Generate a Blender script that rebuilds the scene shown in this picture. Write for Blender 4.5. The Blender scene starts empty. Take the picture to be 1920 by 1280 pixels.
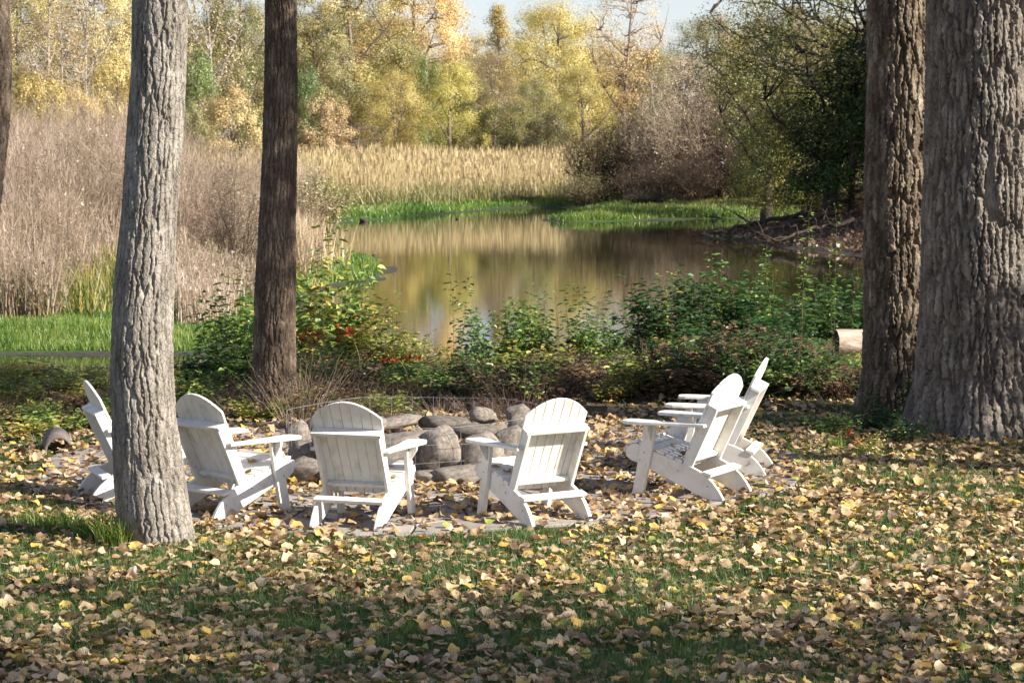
import bpy, bmesh, math, random
import numpy as np
from mathutils import Matrix, Vector

PI = math.pi
R = math.radians
rng = np.random.default_rng(7)
random.seed(7)
SC = bpy.context.scene
COL = SC.collection

# ------------------------------------------------------------------ camera, sky, sun, exposure
CAM_Z, FPX, PITCH = 2.8, 4200.0, R(5.21)
cam = bpy.data.cameras.new('camera')
cam.lens = FPX / 1920 * 36
cam.sensor_width = 36
cam.clip_start, cam.clip_end = 0.5, 1500
cam.dof.use_dof = True
cam.dof.focus_distance = 17.0
cam.dof.aperture_fstop = 8.0
camo = bpy.data.objects.new('camera', cam)
COL.objects.link(camo)
camo.location = (0, 0, CAM_Z)
camo.rotation_euler = (PI / 2 - PITCH, 0, 0)
SC.camera = camo

SUN_EL, SUN_AZ = R(32), R(68)            # azimuth from the toward-camera direction, to the right
S = Vector((math.sin(SUN_AZ) * math.cos(SUN_EL), -math.cos(SUN_AZ) * math.cos(SUN_EL), math.sin(SUN_EL)))
world = bpy.data.worlds.new('World')
SC.world = world
world.use_nodes = True
wn = world.node_tree
wn.nodes.clear()
sky = wn.nodes.new('ShaderNodeTexSky')
sky.sky_type = 'NISHITA'
sky.sun_disc = False
sky.sun_elevation = SUN_EL
sky.sun_rotation = math.atan2(S.x, S.y)
sky.dust_density = 0.6
sky.ozone_density = 3.0
bg = wn.nodes.new('ShaderNodeBackground')
bg.inputs[1].default_value = 0.078
wo = wn.nodes.new('ShaderNodeOutputWorld')
hsv = wn.nodes.new('ShaderNodeHueSaturation')
hsv.inputs['Saturation'].default_value = .78
wn.links.new(sky.outputs[0], hsv.inputs['Color'])
tint = wn.nodes.new('ShaderNodeMixRGB')
tint.blend_type = 'MULTIPLY'; tint.inputs[0].default_value = 1; tint.inputs[2].default_value = (1.08, 1.0, 1.06, 1)
wn.links.new(hsv.outputs[0], tint.inputs[1])
wn.links.new(tint.outputs[0], bg.inputs[0])
wn.links.new(bg.outputs[0], wo.inputs[0])
sun = bpy.data.lights.new('sun', 'SUN')
sun.energy = 5.0
sun.angle = R(0.53)
sun.color = (1.0, 0.925, 0.81)
suno = bpy.data.objects.new('sun', sun)
COL.objects.link(suno)
suno.rotation_euler = S.to_track_quat('Z', 'Y').to_euler()
suno.location = (30, -10, 30)
SC.view_settings.view_transform = 'Standard'
SC.view_settings.look = 'None'
SC.view_settings.gamma = 1
SC.view_settings.use_curve_mapping = False
SC.view_settings.exposure = 1.15
SC.render.engine = 'CYCLES'
SC.cycles.max_bounces = 6
SC.cycles.diffuse_bounces = 3
SC.cycles.transmission_bounces = 4
SC.cycles.use_denoising = True
SC.cycles.sample_clamp_indirect = 6

# ------------------------------------------------------------------ placing helpers (pixels of the 1920 wide photograph -> metres)
CP, SP = math.cos(PITCH), math.sin(PITCH)
def ray(px, py):
    a, b = (px - 960), (640 - py)
    return np.array([a, FPX * CP + b * SP, -FPX * SP + b * CP])
def G(px, py, z=0.0):
    r = ray(px, py)
    t = (z - CAM_Z) / r[2]
    return float(r[0] * t), float(r[1] * t)
def W(px, py, d):
    r = ray(px, py)
    t = d / r[1]
    return float(r[0] * t), float(CAM_Z + r[2] * t)

# ------------------------------------------------------------------ numpy noise
def _h(ix, iy, iz, s=0):
    n = (ix.astype(np.int64) * 374761393 + iy.astype(np.int64) * 668265263 + iz.astype(np.int64) * 2147483647 + s * 974634777) & 0xFFFFFFFF
    n = ((n ^ (n >> 13)) * 1274126177) & 0xFFFFFFFF
    n = ((n ^ (n >> 16)) * 2246822519) & 0xFFFFFFFF
    return ((n ^ (n >> 15)) & 0xFFFFFF) / float(0xFFFFFF)
def vn(x, y, z=None, s=0):
    x = np.asarray(x, float); y = np.asarray(y, float)
    z = np.zeros_like(x) if z is None else np.asarray(z, float)
    x, y, z = np.broadcast_arrays(x, y, z)
    i, j, k = np.floor(x), np.floor(y), np.floor(z)
    f, g, h = x - i, y - j, z - k
    f, g, h = f * f * (3 - 2 * f), g * g * (3 - 2 * g), h * h * (3 - 2 * h)
    r = 0
    for a in (0, 1):
        for b in (0, 1):
            for c in (0, 1):
                r = r + _h(i + a, j + b, k + c, s) * np.where(a, f, 1 - f) * np.where(b, g, 1 - g) * np.where(c, h, 1 - h)
    return r
def fbm(x, y, z=None, o=3, s=0):
    r, a, t = 0, 1, 0
    z0 = 0 if z is None else z
    for q in range(o):
        r = r + a * vn(np.asarray(x) * 2 ** q, np.asarray(y) * 2 ** q, np.asarray(z0) * 2 ** q, s + q * 17)
        t += a; a *= .5
    return r / t
def sst(a, b, x):
    t = np.clip((x - a) / (b - a), 0, 1)
    return t * t * (3 - 2 * t)

# ------------------------------------------------------------------ materials
def newmat(name):
    m = bpy.data.materials.new(name)
    m.use_nodes = True
    nt = m.node_tree
    nt.nodes.clear()
    return m, nt, nt.nodes, nt.links
def rgb(c): return (c[0], c[1], c[2], 1)
def ramp(N, stops):
    r = N.new('ShaderNodeValToRGB')
    e = r.color_ramp.elements
    while len(e) > 1: e.remove(e[-1])
    e[0].position, e[0].color = stops[0][0], rgb(stops[0][1])
    for p, c in stops[1:]:
        q = e.new(p); q.color = rgb(c)
    return r
def leaf_mat(name, cols, trans=.28, gloss=.05, scale_noise=None):
    m, nt, N, L = newmat(name)
    at = N.new('ShaderNodeAttribute'); at.attribute_name = 'v'
    k = len(cols)
    rp = ramp(N, [(i / max(1, k - 1), c) for i, c in enumerate(cols)])
    L.new(at.outputs['Fac'], rp.inputs[0])
    oi = N.new('ShaderNodeObjectInfo')
    hs = N.new('ShaderNodeHueSaturation')
    mr = N.new('ShaderNodeMapRange')
    mr.inputs[3].default_value = .485; mr.inputs[4].default_value = .515
    L.new(oi.outputs['Random'], mr.inputs[0]); L.new(mr.outputs[0], hs.inputs['Hue'])
    mv = N.new('ShaderNodeMapRange')
    mv.inputs[3].default_value = .85; mv.inputs[4].default_value = 1.15
    ml = N.new('ShaderNodeMath'); ml.operation = 'FRACT'
    mm = N.new('ShaderNodeMath'); mm.operation = 'MULTIPLY'; mm.inputs[1].default_value = 7.3
    L.new(oi.outputs['Random'], mm.inputs[0]); L.new(mm.outputs[0], ml.inputs[0]); L.new(ml.outputs[0], mv.inputs[0])
    L.new(mv.outputs[0], hs.inputs['Value'])
    L.new(rp.outputs[0], hs.inputs['Color'])
    d = N.new('ShaderNodeBsdfDiffuse'); t = N.new('ShaderNodeBsdfTranslucent'); x = N.new('ShaderNodeMixShader')
    x.inputs[0].default_value = trans
    L.new(hs.outputs[0], d.inputs[0]); L.new(hs.outputs[0], t.inputs[0])
    L.new(d.outputs[0], x.inputs[1]); L.new(t.outputs[0], x.inputs[2])
    g = N.new('ShaderNodeBsdfGlossy'); g.inputs['Roughness'].default_value = .45
    x2 = N.new('ShaderNodeMixShader'); x2.inputs[0].default_value = gloss
    L.new(x.outputs[0], x2.inputs[1]); L.new(g.outputs[0], x2.inputs[2])
    o = N.new('ShaderNodeOutputMaterial'); L.new(x2.outputs[0], o.inputs[0])
    return m
def noise_mat(name, stops, scale=8, rough=.85, bump=.3, bdist=.01, stretch=(1, 1, 1), rnd=0.0, detail=6, spec=.3, bscale=None):
    m, nt, N, L = newmat(name)
    tc = N.new('ShaderNodeTexCoord'); mp = N.new('ShaderNodeMapping'); mp.inputs['Scale'].default_value = stretch
    L.new(tc.outputs['Object'], mp.inputs[0])
    oi = N.new('ShaderNodeObjectInfo')
    vm = N.new('ShaderNodeVectorMath'); vm.operation = 'ADD'
    sc = N.new('ShaderNodeMath'); sc.operation = 'MULTIPLY'; sc.inputs[1].default_value = 37
    L.new(oi.outputs['Random'], sc.inputs[0]); L.new(mp.outputs[0], vm.inputs[0]); L.new(sc.outputs[0], vm.inputs[1])
    n = N.new('ShaderNodeTexNoise'); n.inputs['Scale'].default_value = scale; n.inputs['Detail'].default_value = detail
    n.inputs['Roughness'].default_value = .65
    L.new(vm.outputs[0], n.inputs['Vector'])
    rp = ramp(N, stops); L.new(n.outputs['Fac'], rp.inputs[0])
    hs = N.new('ShaderNodeHueSaturation')
    mv = N.new('ShaderNodeMapRange'); mv.inputs[3].default_value = 1 - rnd; mv.inputs[4].default_value = 1 + rnd
    L.new(oi.outputs['Random'], mv.inputs[0]); L.new(mv.outputs[0], hs.inputs['Value']); L.new(rp.outputs[0], hs.inputs['Color'])
    p = N.new('ShaderNodeBsdfPrincipled'); p.inputs['Roughness'].default_value = rough
    p.inputs['Specular IOR Level'].default_value = spec
    L.new(hs.outputs[0], p.inputs['Base Color'])
    if bump:
        n2 = N.new('ShaderNodeTexNoise'); n2.inputs['Scale'].default_value = bscale or scale * 4; n2.inputs['Detail'].default_value = 5
        L.new(vm.outputs[0], n2.inputs['Vector'])
        b = N.new('ShaderNodeBump'); b.inputs['Strength'].default_value = bump; b.inputs['Distance'].default_value = bdist
        L.new(n2.outputs['Fac'], b.inputs['Height']); L.new(b.outputs[0], p.inputs['Normal'])
    o = N.new('ShaderNodeOutputMaterial'); L.new(p.outputs[0], o.inputs[0])
    return m

M = {}
M['gold'] = leaf_mat('gold_leaves', [(.32, .27, .08), (.49, .42, .14), (.63, .55, .23)])
M['orange'] = leaf_mat('orange_leaves', [(.42, .29, .10), (.60, .45, .17), (.66, .53, .24)])
M['peach'] = leaf_mat('peach_leaves', [(.38, .28, .12), (.55, .43, .20), (.64, .53, .28)])
M['yellow'] = leaf_mat('yellow_willow_leaves', [(.42, .35, .09), (.57, .48, .13), (.68, .59, .22)])
M['olive'] = leaf_mat('olive_leaves', [(.16, .16, .06), (.28, .27, .10), (.42, .38, .15)])
M['tan'] = leaf_mat('tan_leaves', [(.26, .19, .11), (.38, .30, .17), (.50, .41, .24)])
M['green'] = leaf_mat('green_leaves', [(.09, .13, .03), (.16, .22, .05), (.28, .32, .09)])
M['darkgreen'] = leaf_mat('dark_green_leaves', [(.025, .05, .012), (.045, .085, .02), (.10, .14, .03)], gloss=.02)
M['mixed'] = leaf_mat('green_and_gold_leaves', [(.045, .075, .018), (.12, .15, .035), (.28, .24, .055), (.46, .34, .09)])
M['mauve'] = leaf_mat('mauve_brown_leaves', [(.12, .08, .06), (.20, .14, .10), (.28, .22, .15)])
M['shrubgreen'] = leaf_mat('fresh_green_leaves', [(.045, .095, .018), (.10, .19, .03), (.22, .33, .06), (.38, .42, .12)], gloss=.08)
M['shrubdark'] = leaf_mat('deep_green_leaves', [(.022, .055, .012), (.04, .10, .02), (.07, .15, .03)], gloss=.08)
M['shrubyellow'] = leaf_mat('yellow_green_leaves', [(.10, .16, .03), (.24, .28, .05), (.45, .40, .10), (.40, .24, .08)])
M['red'] = leaf_mat('red_leaves', [(.40, .03, .02), (.55, .08, .045), (.50, .17, .05)])
M['brownleaf'] = leaf_mat('withered_brown_leaves', [(.09, .05, .03), (.17, .10, .06), (.28, .19, .11)])
M['grass'] = leaf_mat('lawn_grass', [(.04, .075, .016), (.075, .135, .026), (.14, .20, .05)], gloss=.06)
M['bankgrass'] = leaf_mat('bank_grass', [(.05, .11, .015), (.10, .20, .025), (.19, .28, .04), (.38, .36, .12)])
M['reed'] = leaf_mat('dry_reeds', [(.34, .24, .13), (.50, .38, .21), (.61, .49, .30), (.68, .59, .42)], gloss=.03)
M['brush'] = leaf_mat('dry_brush_stems', [(.14, .105, .075), (.30, .225, .16), (.45, .345, .25), (.64, .56, .45)], gloss=.03)
M['twig'] = leaf_mat('dark_twigs', [(.05, .035, .025), (.10, .07, .05), (.20, .15, .11)], trans=0, gloss=.02)
M['litter'] = leaf_mat('fallen_leaves', [(.08, .048, .025), (.20, .125, .06), (.34, .23, .115), (.46, .34, .195), (.55, .435, .28), (.50, .34, .10), (.58, .42, .10), (.28, .31, .07)], trans=.2, gloss=.06)
M['wood'] = noise_mat('distant_bark', [(.3, (.14, .11, .085)), (.7, (.26, .21, .17))], scale=2, bump=0)
M['palewood'] = noise_mat('pale_bark', [(.3, (.26, .22, .18)), (.7, (.42, .38, .32))], scale=2, bump=0)
M['darkwood'] = noise_mat('wet_dark_wood', [(.3, (.035, .027, .02)), (.7, (.08, .06, .045))], scale=4, bump=0)
M['stem'] = noise_mat('plant_stems', [(.3, (.08, .09, .03)), (.7, (.17, .14, .07))], scale=6, bump=0)
M['rock'] = noise_mat('field_stone', [(.25, (.055, .05, .045)), (.42, (.14, .122, .105)), (.6, (.235, .205, .175)), (.78, (.38, .34, .30))], scale=5, rough=.9, bump=.5, bdist=.01, rnd=.25, bscale=26)
M['flag'] = noise_mat('flagstone', [(.25, (.16, .14, .13)), (.5, (.25, .225, .205)), (.75, (.34, .30, .26))], scale=3.5, rough=.85, bump=.4, bdist=.004, rnd=.2, bscale=24)
M['joint'] = noise_mat('joint_sand', [(.3, (.07, .055, .04)), (.7, (.14, .11, .08))], scale=20, bump=.5)
M['wire'] = noise_mat('galvanised_wire', [(.3, (.16, .16, .16)), (.7, (.34, .33, .32))], scale=10, rough=.45, bump=0, spec=.5)
M['bolt'] = noise_mat('bolt_metal', [(.3, (.28, .27, .26)), (.7, (.42, .41, .40))], scale=10, rough=.4, bump=0, spec=.5)
M['pipe'] = noise_mat('weathered_clay', [(.3, (.10, .085, .075)), (.7, (.20, .17, .15))], scale=9, bump=.4)
M['logbark'] = noise_mat('bleached_log', [(.25, (.24, .17, .13)), (.5, (.50, .40, .32)), (.75, (.62, .52, .43))], scale=9, bump=.9, bdist=.02, stretch=(.3, 1, 1), bscale=25)

def bark_mat(name, c0, c1, c2, cells=16):
    m, nt, N, L = newmat(name)
    tc = N.new('ShaderNodeTexCoord')
    n = N.new('ShaderNodeTexNoise'); n.inputs['Scale'].default_value = 9; n.inputs['Detail'].default_value = 8; n.inputs['Roughness'].default_value = .72
    mp = N.new('ShaderNodeMapping'); mp.inputs['Scale'].default_value = (1, 1, .4)
    L.new(tc.outputs['Object'], mp.inputs[0]); L.new(mp.outputs[0], n.inputs['Vector'])
    rp = ramp(N, [(.28, c0), (.5, c1), (.72, c2)]); L.new(n.outputs['Fac'], rp.inputs[0])
    mp2 = N.new('ShaderNodeMapping'); mp2.inputs['Scale'].default_value = (1.6, 1.6, 1)
    wn_ = N.new('ShaderNodeTexNoise'); wn_.inputs['Scale'].default_value = 18; wn_.inputs['Detail'].default_value = 4
    L.new(tc.outputs['Object'], wn_.inputs['Vector'])
    ad = N.new('ShaderNodeVectorMath'); ad.operation = 'MULTIPLY_ADD'; ad.inputs[1].default_value = (.035, .035, .035)
    L.new(wn_.outputs['Color'], ad.inputs[0]); L.new(tc.outputs['Object'], ad.inputs[2]); L.new(ad.outputs[0], mp2.inputs[0])
    v = N.new('ShaderNodeTexVoronoi'); v.feature = 'DISTANCE_TO_EDGE'; v.inputs['Scale'].default_value = cells
    L.new(mp2.outputs[0], v.inputs['Vector'])
    mr = N.new('ShaderNodeMapRange'); mr.inputs[1].default_value = 0; mr.inputs[2].default_value = .07; L.new(v.outputs['Distance'], mr.inputs[0])
    f = N.new('ShaderNodeTexNoise'); f.inputs['Scale'].default_value = 85; f.inputs['Detail'].default_value = 5; L.new(mp.outputs[0], f.inputs['Vector'])
    a = N.new('ShaderNodeMath'); a.operation = 'MULTIPLY_ADD'; a.inputs[1].default_value = .9
    L.new(f.outputs['Fac'], a.inputs[0]); L.new(mr.outputs[0], a.inputs[2])
    b = N.new('ShaderNodeBump'); b.inputs['Strength'].default_value = .9; b.inputs['Distance'].default_value = .006; L.new(a.outputs[0], b.inputs['Height'])
    p = N.new('ShaderNodeBsdfPrincipled'); p.inputs['Roughness'].default_value = .95; p.inputs['Specular IOR Level'].default_value = .15
    L.new(rp.outputs[0], p.inputs['Base Color']); L.new(b.outputs[0], p.inputs['Normal'])
    o = N.new('ShaderNodeOutputMaterial'); L.new(p.outputs[0], o.inputs[0])
    return m
M['bark'] = bark_mat('grey_bark', (.12, .105, .085), (.25, .225, .19), (.43, .395, .35), 18)
M['barkdark'] = bark_mat('dark_brown_bark', (.05, .036, .026), (.135, .10, .075), (.32, .26, .20), 20)
M['barkright'] = bark_mat('brown_furrowed_bark', (.055, .04, .03), (.165, .13, .095), (.46, .39, .30), 15)
M['barkold'] = bark_mat('old_grey_bark', (.09, .075, .062), (.20, .172, .145), (.40, .36, .31), 15)
def paint_mat():
    m, nt, N, L = newmat('white_paint')
    tc = N.new('ShaderNodeTexCoord'); oi = N.new('ShaderNodeObjectInfo')
    vm = N.new('ShaderNodeVectorMath'); vm.operation = 'ADD'
    sc = N.new('ShaderNodeMath'); sc.operation = 'MULTIPLY'; sc.inputs[1].default_value = 19
    L.new(oi.outputs['Random'], sc.inputs[0]); L.new(tc.outputs['Object'], vm.inputs[0]); L.new(sc.outputs[0], vm.inputs[1])
    n = N.new('ShaderNodeTexNoise'); n.inputs['Scale'].default_value = 7; n.inputs['Detail'].default_value = 7
    n.inputs['Roughness'].default_value = .7
    L.new(vm.outputs[0], n.inputs['Vector'])
    rp = ramp(N, [(.26, (.34, .30, .23)), (.36, (.60, .57, .50)), (.50, (.73, .71, .66)), (.8, (.80, .78, .74))])
    L.new(n.outputs['Fac'], rp.inputs[0])
    p = N.new('ShaderNodeBsdfPrincipled'); p.inputs['Roughness'].default_value = .5; p.inputs['Specular IOR Level'].default_value = .35
    L.new(rp.outputs[0], p.inputs['Base Color'])
    n2 = N.new('ShaderNodeTexNoise'); n2.inputs['Scale'].default_value = 60; n2.inputs['Detail'].default_value = 4
    L.new(vm.outputs[0], n2.inputs['Vector'])
    b = N.new('ShaderNodeBump'); b.inputs['Strength'].default_value = .15; b.inputs['Distance'].default_value = .003
    L.new(n2.outputs['Fac'], b.inputs['Height']); L.new(b.outputs[0], p.inputs['Normal'])
    o = N.new('ShaderNodeOutputMaterial'); L.new(p.outputs[0], o.inputs[0])
    return m
M['paint'] = paint_mat()

def ground_mat():
    m, nt, N, L = newmat('earth')
    at = N.new('ShaderNodeAttribute'); at.attribute_name = 'soil'
    tc = N.new('ShaderNodeTexCoord')
    n = N.new('ShaderNodeTexNoise'); n.inputs['Scale'].default_value = 9; n.inputs['Detail'].default_value = 9; n.inputs['Roughness'].default_value = .7
    L.new(tc.outputs['Object'], n.inputs['Vector'])
    rp = ramp(N, [(.3, (.45, .45, .45)), (.55, (1, 1, 1)), (.75, (1.6, 1.5, 1.4))])
    L.new(n.outputs['Fac'], rp.inputs[0])
    mx = N.new('ShaderNodeMixRGB'); mx.blend_type = 'MULTIPLY'; mx.inputs[0].default_value = 1
    L.new(at.outputs['Color'], mx.inputs[1]); L.new(rp.outputs[0], mx.inputs[2])
    p = N.new('ShaderNodeBsdfPrincipled'); p.inputs['Roughness'].default_value = .95; p.inputs['Specular IOR Level'].default_value = .15
    L.new(mx.outputs[0], p.inputs['Base Color'])
    b = N.new('ShaderNodeBump'); b.inputs['Strength'].default_value = .7; b.inputs['Distance'].default_value = .03
    L.new(n.outputs['Fac'], b.inputs['Height']); L.new(b.outputs[0], p.inputs['Normal'])
    o = N.new('ShaderNodeOutputMaterial'); L.new(p.outputs[0], o.inputs[0])
    return m
def water_mat():
    m, nt, N, L = newmat('pond_water')
    tc = N.new('ShaderNodeTexCoord')
    mp = N.new('ShaderNodeMapping'); mp.inputs['Scale'].default_value = (.55, 1.5, 1)
    L.new(tc.outputs['Object'], mp.inputs[0])
    n = N.new('ShaderNodeTexNoise'); n.inputs['Scale'].default_value = 3.2; n.inputs['Detail'].default_value = 3
    L.new(mp.outputs[0], n.inputs['Vector'])
    b = N.new('ShaderNodeBump'); b.inputs['Strength'].default_value = .11; b.inputs['Distance'].default_value = .012
    L.new(n.outputs['Fac'], b.inputs['Height'])
    p = N.new('ShaderNodeBsdfPrincipled'); p.inputs['Base Color'].default_value = (.030, .027, .010, 1)
    p.inputs['Roughness'].default_value = .015; p.inputs['IOR'].default_value = 1.38
    L.new(b.outputs[0], p.inputs['Normal'])
    o = N.new('ShaderNodeOutputMaterial'); L.new(p.outputs[0], o.inputs[0])
    return m
M['ground'] = ground_mat(); M['water'] = water_mat()

# ------------------------------------------------------------------ mesh building
class Geo:
    """collects vertices, quads and triangles (numpy) with one value per face"""
    def __init__(s): s.V = []; s.Q = []; s.T = []; s.qv = []; s.tv = []; s.n = 0
    def add(s, V, Q=None, T=None, val=None):
        V = np.asarray(V, float).reshape(-1, 3)
        if Q is not None and len(Q):
            Q = np.asarray(Q).reshape(-1, 4); s.Q.append(Q + s.n)
            s.qv.append(np.broadcast_to(np.asarray(.5 if val is None else val, float), (len(Q),)))
        if T is not None and len(T):
            T = np.asarray(T).reshape(-1, 3); s.T.append(T + s.n)
            s.tv.append(np.broadcast_to(np.asarray(.5 if val is None else val, float), (len(T),)))
        s.V.append(V); s.n += len(V)
    def mesh(s, name, mat=None, smooth=False):
        V = np.concatenate(s.V) if s.V else np.zeros((0, 3))
        Q = np.concatenate(s.Q) if s.Q else np.zeros((0, 4), int)
        T = np.concatenate(s.T) if s.T else np.zeros((0, 3), int)
        v = np.concatenate((s.qv or [np.zeros(0)]) + (s.tv or [np.zeros(0)])) if (s.qv or s.tv) else np.zeros(0)
        me = bpy.data.meshes.new(name)
        me.vertices.add(len(V)); me.vertices.foreach_set('co', V.astype(np.float32).ravel())
        nl = len(Q) * 4 + len(T) * 3
        me.loops.add(nl)
        me.loops.foreach_set('vertex_index', np.concatenate([Q.ravel(), T.ravel()]).astype(np.int32))
        me.polygons.add(len(Q) + len(T))
        st = np.concatenate([np.arange(len(Q)) * 4, len(Q) * 4 + np.arange(len(T)) * 3])
        me.polygons.foreach_set('loop_start', st.astype(np.int32))
        if smooth: me.polygons.foreach_set('use_smooth', np.ones(len(Q) + len(T), bool))
        me.update(calc_edges=True)
        a = me.attributes.new('v', 'FLOAT', 'FACE'); a.data.foreach_set('value', v.astype(np.float32))
        if mat: me.materials.append(mat)
        return me

def link(name, data, parent=None, loc=None, rot=None, scale=None):
    o = bpy.data.objects.new(name, data); COL.objects.link(o)
    if parent is not None: o.parent = parent
    if loc is not None: o.location = loc
    if rot is not None: o.rotation_euler = rot
    if scale is not None: o.scale = scale if hasattr(scale, '__len__') else (scale,) * 3
    return o
def tag(o, label=None, cat=None, group=None, kind=None):
    if label: o['label'] = label
    if cat: o['category'] = cat
    if group: o['group'] = group
    if kind: o['kind'] = kind
    return o
def copy_tree(o, parent=None):
    c = o.copy(); COL.objects.link(c)
    if parent is not None: c.parent = parent
    for ch in KIDS.get(o.name, []): copy_tree(ch, c)
    return c
KIDS = {}
def reg(root, *ch): KIDS.setdefault(root.name, []).extend(ch)
def setmat(o, mat):
    o.material_slots[0].link = 'OBJECT'; o.material_slots[0].material = mat

def nrm(a): return a / np.maximum(np.linalg.norm(a, axis=-1, keepdims=True), 1e-9)
def tubes(P, Rr, sides=4):
    """P [B,N,3], Rr [B,N] -> verts, quads"""
    P = np.asarray(P, float); Rr = np.asarray(Rr, float)
    B, N, _ = P.shape
    T = nrm(np.gradient(P, axis=1))
    ref = np.where(np.abs(T[..., 2:3]) > .9, np.array([1., 0, 0]), np.array([0, 0, 1.]))
    A = nrm(np.cross(T, ref)); Bn = np.cross(T, A)
    th = np.arange(sides) * 2 * PI / sides
    V = P[:, :, None] + Rr[:, :, None, None] * (np.cos(th)[:, None] * A[:, :, None] + np.sin(th)[:, None] * Bn[:, :, None])
    idx = np.arange(B * N * sides).reshape(B, N, sides)
    q = np.stack([idx[:, :-1], np.roll(idx, -1, 2)[:, :-1], np.roll(idx, -1, 2)[:, 1:], idx[:, 1:]], -1)
    return V.reshape(-1, 3), q.reshape(-1, 4)
def frames(n, up, g):
    nn = nrm(g.normal(size=(n, 3)) * (1, 1, 1) + np.array([0, 0, up]))
    a = nrm(np.cross(nn, g.normal(size=(n, 3))))
    return nn, a, np.cross(nn, a)
def rhombs(C, size, g, up=.6, asp=.6, val=None, geo=None, out=None):
    """flat leaf quads; `out` turns their faces outward from the clump"""
    n = len(C); nn, a, b = frames(n, up, g)
    if out is not None:
        nn = nrm(nrm(out) * 1.3 + g.normal(size=(n, 3)) * .42 + np.array([0, 0, .3]))
        a = nrm(np.cross(nn, g.normal(size=(n, 3)))); b = np.cross(nn, a)
    L = (size * g.uniform(.6, 1.3, n))[:, None]
    V = np.stack([C - a * L * .5, C + b * L * asp * .5, C + a * L * .5, C - b * L * asp * .5], 1)
    geo.add(V, np.arange(4 * n).reshape(n, 4), val=val)
def leaves2(C, D, size, g, geo, val, asp=.55, droop=.3):
    """two-quad folded leaves; C base point, D outward direction"""
    n = len(C)
    D = nrm(D + np.array([0, 0, -droop])); side = nrm(np.cross(D, np.array([0, 0, 1.]) + g.normal(size=(n, 3)) * .35)); up = np.cross(side, D)
    L = (size * g.uniform(.55, 1.25, n))[:, None]; Wd = L * asp * .5
    f = up * Wd * .35
    b = C; t = C + D * L - up * L * .12
    l1, l2 = C + D * L * .28 + side * Wd + f, C + D * L * .65 + side * Wd * .75 + f
    r1, r2 = C + D * L * .28 - side * Wd + f, C + D * L * .65 - side * Wd * .75 + f
    V = np.stack([b, l1, l2, t, r2, r1], 1)
    i = np.arange(n)[:, None] * 6
    Q = np.concatenate([i + np.array([[0, 1, 2, 3]]), i + np.array([[0, 3, 4, 5]])])
    geo.add(V, Q, val=np.concatenate([val, val]))

# ------------------------------------------------------------------ the pond and the ground
WZ = -1.0
shore_px = [(-420, 716), (0, 724), (200, 735), (400, 740), (600, 722), (760, 702), (900, 690), (1100, 680), (1300, 652), (1500, 622), (1700, 598),
            (2000, 560), (2000, 505), (1700, 488), (1560, 476), (1480, 466), (1380, 452), (1300, 446), (1330, 436), (1430, 428), (1475, 416), (1440, 409), (1300, 411.5),
            (1150, 416), (1060, 417.5), (1010, 414.5), (1030, 408), (1075, 400), (1088, 391), (1040, 388.5), (960, 391), (880, 398), (800, 405), (720, 412),
            (650, 417), (632, 424), (634, 440), (640, 462), (668, 476), (712, 488), (738, 507), (722, 525), (668, 532), (600, 545), (560, 585), (470, 640),
            (410, 667), (250, 670), (100, 668), (-100, 667), (-420, 660)]
POND = np.array([G(a, b, WZ) for a, b in shore_px])
def pond_sd(x, y):
    x = np.asarray(x, float).ravel(); y = np.asarray(y, float).ravel()
    best = np.full(x.shape, 1e9); ins = np.zeros(x.shape, bool)
    n = len(POND)
    for i in range(n):
        ax, ay = POND[i]; bx, by = POND[(i + 1) % n]
        dx, dy = bx - ax, by - ay
        t = np.clip(((x - ax) * dx + (y - ay) * dy) / (dx * dx + dy * dy), 0, 1)
        best = np.minimum(best, np.hypot(x - ax - t * dx, y - ay - t * dy))
        c = ((ay > y) != (by > y)) & (x < (bx - ax) * (y - ay) / (by - ay + 1e-12) + ax)
        ins ^= c
    return np.where(ins, -best, best)
def gz(x, y, sd=None):
    x = np.asarray(x, float); y = np.asarray(y, float); shp = np.broadcast(x, y).shape
    x = np.broadcast_to(x, shp).ravel(); y = np.broadcast_to(y, shp).ravel()
    if sd is None: sd = pond_sd(x, y)
    sd = sd + (vn(x * .6, y * .6, s=5) - .5) * np.clip((y - 30) * .03, 0, .7)
    near = 1 - sst(33, 44, y)
    d = np.maximum(sd, 0)
    zn = 1.0 * sst(0, 8.5, d) - .0 + (fbm(x * .5, y * .5, s=3) - .5) * .12 * sst(23, 27, y)
    zf = .10 * np.minimum(d, 2.2) + .02 * np.clip(d - 2, 0, 20) + .05 * np.clip(y - 190, 0, 60) * .6 + (fbm(x * .3, y * .3, s=4) - .5) * .18 * sst(.3, 3, d)
    right = sst(8, 14, x) * (1 - sst(95, 110, y))
    zf = zf + right * .09 * np.clip(d, 0, 9)
    z = WZ + near * zn + (1 - near) * zf
    z = np.where(sd < 0, WZ - .03 - .12 * np.minimum(-sd, 5), z)
    return z.reshape(shp)
def gz1(x, y): return float(gz(np.array([x]), np.array([y]))[0])

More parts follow.
